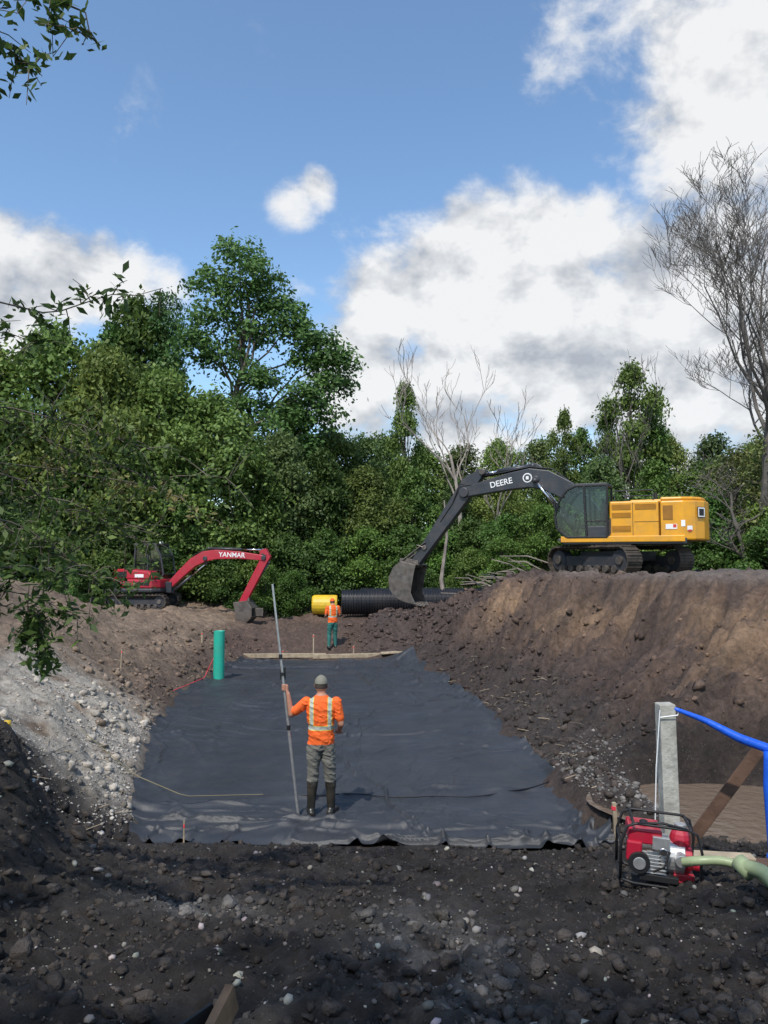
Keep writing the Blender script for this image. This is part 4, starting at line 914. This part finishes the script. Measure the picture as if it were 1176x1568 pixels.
# ------------------------------------------------------------------ people
def person(name,loc,rz,J,sc=1.0,pants='pants',vox=.0075,rod=None,hat='cap',boots='boot'):
    mb=MB();segs=[]
    def cap(a_,b_,r0,r1,k):
        a_=Vector(a_);b_=Vector(b_);mb.cyl(a_,b_,r0,'skin',r1=r1,n=14);mb.ell(a_,(r0,)*3,'skin',12,8);mb.ell(b_,(r1,)*3,'skin',12,8);segs.append((np.array(a_),np.array(b_),r0,r1,k))
    rings=[(.84,.150,.108),(.92,.168,.122),(1.0,.162,.118),(1.1,.158,.115),(1.2,.172,.120),(1.3,.190,.125),(1.38,.196,.122),(1.45,.168,.100),(1.50,.095,.075),(1.535,.06,.06)]
    vs=[];fs=[];n=24
    for z,w,d in rings:
        for j in range(n):
            a=2*math.pi*j/n;ca,sa=math.cos(a),math.sin(a);e=.85
            vs.append((w*math.copysign(abs(ca)**e,ca),d*math.copysign(abs(sa)**e,sa)+.01*(z<1),z))
    for i in range(len(rings)-1):
        for j in range(n): fs.append([i*n+j,i*n+(j+1)%n,(i+1)*n+(j+1)%n,(i+1)*n+j])
    fs.append(list(range(n))[::-1]);fs.append([(len(rings)-1)*n+j for j in range(n)]);mb.add(vs,fs,'skin')
    cap((0,-.0,1.48),(0,.015,1.58),.058,.055,'skin')
    hr=J.get('head',(0,.02,1.65));hx,hy,hz=hr
    mb.ell(hr,(.078,.096,.115),'skin',20,14);mb.ell((hx,hy+.03,hz-.055),(.058,.07,.06),'skin')
    mb.ell((hx,hy+.1,hz-.018),(.013,.022,.026),'skin',8,6)
    for s_ in (-1,1): mb.ell((hx+s_*.08,hy-.005,hz-.01),(.012,.022,.032),'skin',8,6)
    segs.append((np.array((hx,hy,hz-.04)),np.array((hx,hy,hz+.04)),.09,.09,'head'))
    for s_ in ('L','R'):
        sh,el,wr=J['sh'+s_],J['el'+s_],J['wr'+s_]
        m_=Vector(sh).lerp(Vector(el),.72);cap(sh,m_,.070,.060,'orange')
        cap(m_,el,.045,.041,'skin');cap(el,wr,.040,.027,'skin')
        hp,kn,an=J['hip'+s_],J['kn'+s_],J['an'+s_]
        cap(hp,kn,.098,.072,'pants');bt=Vector(kn).lerp(Vector(an),.18)
        cap(kn,bt,.070,.068,'pants')
        b2=Vector(kn).lerp(Vector(an),.3);cap(bt,b2,.069,.072,'boot' if boots=='boot' else 'pants')
        cap(b2,an,.066,.050,'boot' if boots=='boot' else 'pants')
        a_=Vector(an);f_=J.get('foot'+s_,(0,1))
        fd=Vector((f_[0],f_[1],0)).normalized()
        cap(a_-fd*.05+Vector((0,0,-.045)),a_+fd*.15+Vector((0,0,-.055)),.045,.042,'boot')
        cap(a_,a_-fd*.04+Vector((0,0,-.04)),.05,.045,'boot')
        hd=J['hand'+s_]
        for ch,rad in hd:
            for i in range(len(ch)-1): cap(ch[i],ch[i+1],rad*(1-.08*i),rad*(1-.08*(i+1)),'skin')
    tmp=mb.build(name+'_tmp')
    m1=tmp.modifiers.new('r','REMESH');m1.mode='VOXEL';m1.voxel_size=vox;m1.use_smooth_shade=True
    m2=tmp.modifiers.new('s','SMOOTH');m2.iterations=2;m2.factor=.5
    bpy.context.view_layer.update()
    me=bpy.data.meshes.new_from_object(tmp.evaluated_get(bpy.context.evaluated_depsgraph_get()));bpy.data.objects.remove(tmp)
    nvv=len(me.vertices);co=np.zeros(nvv*3,np.float32);me.vertices.foreach_get('co',co);co=co.reshape(-1,3)
    nr=np.zeros(nvv*3,np.float32);me.vertices.foreach_get('normal',nr);nr=nr.reshape(-1,3)
    fold=.015*(1-np.abs(fbm(co[:,0]*7+co[:,1]*5,co[:,2]*14+co[:,0]*6,5,3)))**3-.005
    mk=(((co[:,2]<1.46)&(np.abs(co[:,0])<.25))&(co[:,2]>.42))&~((np.abs(co[:,0])>.2)&(co[:,2]<1.3)&(co[:,2]>.9))
    co=co+nr*(fold*mk)[:,None];me.vertices.foreach_set('co',co.astype(np.float32).ravel())
    npl=len(me.polygons);cc=np.zeros(npl*3,np.float32);me.polygons.foreach_get('center',cc);cc=cc.reshape(-1,3).astype(float)
    keys=['orange','stripe','lime','skin','hair',pants,'boot'];ki={k:i for i,k in enumerate(keys)};ki['pants']=5
    best=np.full(npl,1e9);mi=np.zeros(npl,int)
    for a_,b_,r0,r1,k in segs:
        ab=b_-a_;tt=np.clip(((cc-a_)@ab)/(ab@ab+1e-12),0,1);d=np.linalg.norm(cc-a_-tt[:,None]*ab,axis=1)-(r0+(r1-r0)*tt)
        up=d<best;best=np.where(up,d,best);mi=np.where(up,ki['skin'] if k=='head' else ki[k],mi)
        if k=='head':
            hm=up&((cc[:,1]<hy+.02)&(cc[:,2]>hz-.045)&(np.abs(cc[:,0]-hx)<.084));mi=np.where(hm,ki['hair'],mi)
    rz_=np.array(rings);w=np.interp(cc[:,2],rz_[:,0],rz_[:,1]);dd=np.interp(cc[:,2],rz_[:,0],rz_[:,2])
    kk=(np.sqrt((cc[:,0]/w)**2+(cc[:,1]/dd)**2)-1)*np.minimum(w,dd)
    tor=(cc[:,2]>.86)&(cc[:,2]<1.52)&(kk<best+.012)
    mi=np.where(tor,np.where(cc[:,2]>.915,0,5),mi)
    isor=mi==0;x=np.abs(cc[:,0]);z=cc[:,2]
    torso_or=isor&(x<.2)
    vs_=(np.abs(x-.115)<.021)&(z>1.12)&(z<1.50);hs_=(np.abs(z-1.12)<.022)
    mi=np.where(torso_or&(vs_|hs_),1,mi)
    lm_=(np.abs(np.abs(x-.115)-.025)<.004)&(z>1.15)&(z<1.5)|(np.abs(np.abs(z-1.12)-.026)<.004)
    mi=np.where(torso_or&lm_&~(vs_|hs_),2,mi)
    me.materials.clear()
    for k in keys: me.materials.append(M[k])
    me.polygons.foreach_set('material_index',mi.astype(np.int32));me.polygons.foreach_set('use_smooth',np.ones(npl,bool));me.update()
    par=empty(name,loc,rz);par.scale=(sc,)*3
    o=bpy.data.objects.new('body',me);COL.objects.link(o);o.parent=par
    mb=MB()
    for s_ in (-1,1): mb.ell((hx+s_*.03,hy+.088,hz+.005),(.012,.008,.008),'white',8,6);mb.ell((hx+s_*.03,hy+.094,hz+.005),(.005,.004,.005),'black',8,6)
    mb.ell((hx,hy+.094,hz-.06),(.024,.006,.006),'decalred',8,6);mb.build('face_features',par,smooth=True)
    mb=MB();vs=[];fs=[];nu_,nv_=24,8
    for i in range(nv_+1):
        th_=(math.pi/2)*i/nv_
        for j in range(nu_):
            ph=2*math.pi*j/nu_;vs.append((hx+.084*math.sin(th_)*math.cos(ph),hy+.101*math.sin(th_)*math.sin(ph)-.002,hz+.02+.102*math.cos(th_)))
    for i in range(nv_):
        for j in range(nu_): fs.append([i*nu_+j,(i+1)*nu_+j,(i+1)*nu_+(j+1)%nu_,i*nu_+(j+1)%nu_])
    mb.add(vs,fs,hat)
    br=[(hx-.07,hy+.06),(hx-.068,hy+.12),(hx-.045,hy+.165),(hx,hy+.18),(hx+.045,hy+.165),(hx+.068,hy+.12),(hx+.07,hy+.06)]
    mb.prism(br,hz+.018,hz+.023,hat,'z');mb.ell((hx,hy,hz+.122),(.009,.009,.005),hat,8,5);mb.build('cap',par,smooth=True)
    return par
def hang_hand(w,d,side,fd):
    w=Vector(w);d=Vector(d).normalized();fd=Vector(fd).normalized();s=d.cross(fd).normalized()
    out=[([w,w+d*.045],.026)]
    for i,(o_,l) in enumerate(((-.03,.07),(-.01,.08),(.01,.075),(.03,.06))):
        b=w+d*.075+s*o_;out.append(([w+d*.03+s*o_*.7,b],.014));out.append(([b,b+d*l*.5+fd*.008,b+d*l*.8+fd*.03,b+d*l*.85+fd*.05],.0095))
    b=w+d*.03-s*.028;out.append(([b,b+d*.03-s*.02+fd*.015,b+d*.055-s*.018+fd*.035],.011))
    return out
W0=(-.80,10.0,.04)
rb_=Vector((-.29,.06,0));rt_=Vector((-.64,.02,2.93))
def rodp(z): t=z/2.93;return rb_.lerp(rt_,t)
gp=rodp(1.60)
def grip(g,wr):
    wr=Vector(wr);out=[]
    pc=g+Vector((.034,-.006,-.0));out.append(([wr,pc+Vector((0,0,-.03))],.024));out.append(([pc+Vector((.004,0,-.035)),pc+Vector((.004,0,.03))],.02))
    for i,dz in enumerate((.042,.020,-.002,-.024)):
        c=g+Vector((0,0,dz));r_=.028;pts=[c+Vector((r_*math.cos(a),-r_*math.sin(a),0)) for a in (R(15),R(75),R(130),R(185),R(235))];out.append((pts,.0098))
    pts=[g+Vector((.04,.01,.0)),g+Vector((.03,.03,.03)),g+Vector((.005,.032,.045)),g+Vector((-.018,.025,.048))];out.append((pts,.0115))
    return out
wrL=gp+Vector((.055,-.012,-.075))
J=dict(head=(-.005,.03,1.645),shL=(-.19,0,1.43),elL=(-.385,.03,1.27),wrL=tuple(wrL),shR=(.19,0,1.43),elR=(.255,-.03,1.16),wrR=(.22,.17,1.03),
 hipL=(-.085,0,.87),knL=(-.105,.02,.50),anL=(-.125,-.01,.10),hipR=(.085,0,.87),knR=(.115,.03,.50),anR=(.13,.03,.10),footL=(-.25,1),footR=(.35,1))
J['handL']=grip(gp,wrL);J['handR']=hang_hand(J['wrR'],(-.1,1,-.1),1,(-.3,.1,-1))
person('construction_worker',W0,0,J)
mb=MB();a_=rb_+Vector((0,0,.0));m1=rodp(1.1);m2=rodp(2.0);mb.cyl(a_,m1,.019,'alu',n=12);mb.cyl(m1,m2,.0165,'alu',n=12);mb.cyl(m2,rt_,.0135,'alu',n=12)
for z in (1.1,2.0): q=rodp(z);mb.cyl(q-Vector((0,0,.03)),q+Vector((0,0,.03)),.024,'black',n=12)
q=rodp(1.78);mb.box(q+Vector((.0,.03,0)),(.07,.04,.15),'black');mb.box(q+Vector((0,-.0,0)),(.05,.05,.04),'black')
o=mb.build('grade_rod',smooth=False,loc=W0)
J2=dict(head=(0,.05,1.63),shL=(-.19,0,1.43),elL=(-.25,.0,1.17),wrL=(-.2,.2,1.1),shR=(.19,0,1.43),elR=(.25,.0,1.17),wrR=(.2,.2,1.08),
 hipL=(-.085,0,.87),knL=(-.11,.04,.50),anL=(-.14,-.02,.10),hipR=(.085,0,.87),knR=(.1,.05,.50),anR=(.12,.05,.10))
J2['handL']=hang_hand(J2['wrL'],(.1,1,-.1),1,(.3,.1,-1));J2['handR']=hang_hand(J2['wrR'],(-.1,1,-.1),1,(-.3,.1,-1))
person('construction_worker',(-1.78,27.0,Hs(-1.78,27.0)),R(20),J2,1.0,'tealpants',.011,hat='orange',boots='no')

# ------------------------------------------------------------------ sky, sun, camera
W=bpy.data.worlds.new('World');scene.world=W;W.use_nodes=True
t=W.node_tree;N=t.nodes;L=t.links
for n in list(N): N.remove(n)
EL=55;AZ=203
out=N.new('ShaderNodeOutputWorld');bg=N.new('ShaderNodeBackground');bg.inputs[1].default_value=.135;L.new(bg.outputs[0],out.inputs[0])
sky=N.new('ShaderNodeTexSky');sky.sky_type='NISHITA';sky.sun_disc=False;sky.sun_elevation=R(EL);sky.sun_rotation=R(AZ);sky.air_density=1.0;sky.dust_density=.5;sky.ozone_density=2.0
skm=N.new('ShaderNodeVectorMath');skm.operation='MULTIPLY';L.new(sky.outputs[0],skm.inputs[0]);skm.inputs[1].default_value=(1.38,1.52,1.55)
tc=N.new('ShaderNodeTexCoord');D=tc.outputs['Generated']
def math_(op,a,b=None,c=None):
    n=N.new('ShaderNodeMath');n.operation=op
    for i,v in enumerate((a,b,c)):
        if v is None: continue
        if isinstance(v,(int,float)): n.inputs[i].default_value=v
        else: L.new(v,n.inputs[i])
    return n.outputs[0]
def noise(scale,detail,rough,off=(0,0,0),dist=0):
    mp=N.new('ShaderNodeMapping');mp.inputs['Location'].default_value=off;mp.inputs['Scale'].default_value=(1,1,1.35);L.new(D,mp.inputs[0])
    n=N.new('ShaderNodeTexNoise');n.inputs['Scale'].default_value=scale;n.inputs['Detail'].default_value=detail;n.inputs['Roughness'].default_value=rough;n.inputs['Distortion'].default_value=dist;L.new(mp.outputs[0],n.inputs['Vector']);return n.outputs[0]
# cloud banks: direction of each cloud lobe, angular radius, density
blobs=[(735,360,.10,1),(690,440,.13,1),(600,430,.10,.85),(580,520,.11,.9),(830,430,.14,1),(940,400,.13,.8),(1030,400,.15,.9),(860,550,.18,1),(690,580,.15,1),(1000,560,.20,1),(1130,480,.16,.9),(560,610,.12,.85),(1120,640,.16,.85),
 (1130,270,.15,.85),(1190,130,.20,.9),(1040,300,.10,.7),(990,170,.10,.52),(1090,20,.15,.6),(900,60,.08,.35),(485,270,.035,.75),(455,300,.04,.6),(50,420,.09,1),(150,425,.07,.85),(-60,420,.13,1),(230,450,.06,.55),(470,470,.06,.45),(180,200,.05,.3)]
extra=[(-.8,-.5,.4,.5,.7),(.9,-.3,.5,.45,.7),(0,-.9,.5,.45,.7)]
mask=None;lst=[]
for px,py,rr,am in blobs:
    lst.append((Vector(((px-588)/1184,1,(855-py)/1184)).normalized(),rr,am))
for x,y,z,rr,am in extra: lst.append((Vector((x,y,z)).normalized(),rr,am))
for v,rr,am in lst:
    vm=N.new('ShaderNodeVectorMath');vm.operation='DISTANCE';L.new(D,vm.inputs[0]);vm.inputs[1].default_value=v
    m_=N.new('ShaderNodeMapRange');m_.interpolation_type='SMOOTHSTEP';m_.inputs[1].default_value=rr*1.45;m_.inputs[2].default_value=rr*.1;m_.inputs[4].default_value=am;L.new(vm.outputs['Value'],m_.inputs[0])
    mask=m_.outputs[0] if mask is None else math_('SMOOTH_MAX',mask,m_.outputs[0],.08)
nA=noise(9,8,.6,(3.1,1.2,.4),.15)
nB=noise(9,4,.6,(3.1+.03,1.2+.01,.4-.05),.15)
nC=noise(3.2,3,.5,(7,2,1))
den=math_('ADD',mask,math_('MULTIPLY',math_('SUBTRACT',nA,.5),1.9))
cv=N.new('ShaderNodeMapRange');cv.interpolation_type='SMOOTHSTEP';cv.inputs[1].default_value=.26;cv.inputs[2].default_value=.78;L.new(den,cv.inputs[0])
cvm=math_('MULTIPLY',cv.outputs[0],math_('MINIMUM',math_('MULTIPLY',mask,5),1))
rel=math_('MULTIPLY',math_('SUBTRACT',nA,nB),3.0)
sep=N.new('ShaderNodeSeparateXYZ');L.new(D,sep.inputs[0])
hz=N.new('ShaderNodeMapRange');hz.inputs[1].default_value=.12;hz.inputs[2].default_value=.42;hz.inputs[3].default_value=-.12;hz.inputs[4].default_value=.12;L.new(sep.outputs[2],hz.inputs[0])
br=math_('ADD',math_('ADD',.76,rel),math_('ADD',hz.outputs[0],math_('MULTIPLY',math_('SUBTRACT',nC,.5),1.0)))
cl_=N.new('ShaderNodeClamp');cl_.inputs['Min'].default_value=.2;cl_.inputs['Max'].default_value=1.0;L.new(br,cl_.inputs['Value'])
cc=N.new('ShaderNodeMix');cc.data_type='RGBA';cc.inputs[6].default_value=(2.4,2.7,3.2,1);cc.inputs[7].default_value=(6.7,6.75,6.8,1);L.new(cl_.outputs[0],cc.inputs[0])
mx=N.new('ShaderNodeMix');mx.data_type='RGBA';L.new(math_('MULTIPLY',cvm,.97),mx.inputs[0]);L.new(skm.outputs[0],mx.inputs[6]);L.new(cc.outputs[2],mx.inputs[7])
L.new(mx.outputs[2],bg.inputs[0])

sd=Vector((math.sin(R(AZ))*math.cos(R(EL)),math.cos(R(AZ))*math.cos(R(EL)),math.sin(R(EL))))
sl=bpy.data.lights.new('sun','SUN');sl.energy=3.9;sl.angle=R(1.0);sl.color=(1,.95,.87);so=bpy.data.objects.new('sun',sl);COL.objects.link(so);so.rotation_euler=(-sd).to_track_quat('-Z','Y').to_euler();so.location=(-10,-20,30)
cam=bpy.data.cameras.new('camera');co_=bpy.data.objects.new('camera',cam);COL.objects.link(co_);co_.location=(0,0,3.3);co_.rotation_euler=(R(90+3.43),0,0)
cam.sensor_fit='VERTICAL';cam.sensor_height=24;cam.lens=12/math.tan(R(33.5));cam.clip_start=.05;cam.clip_end=3000;scene.camera=co_
scene.view_settings.view_transform='Standard';scene.view_settings.look='None';scene.view_settings.exposure=0;scene.view_settings.gamma=1
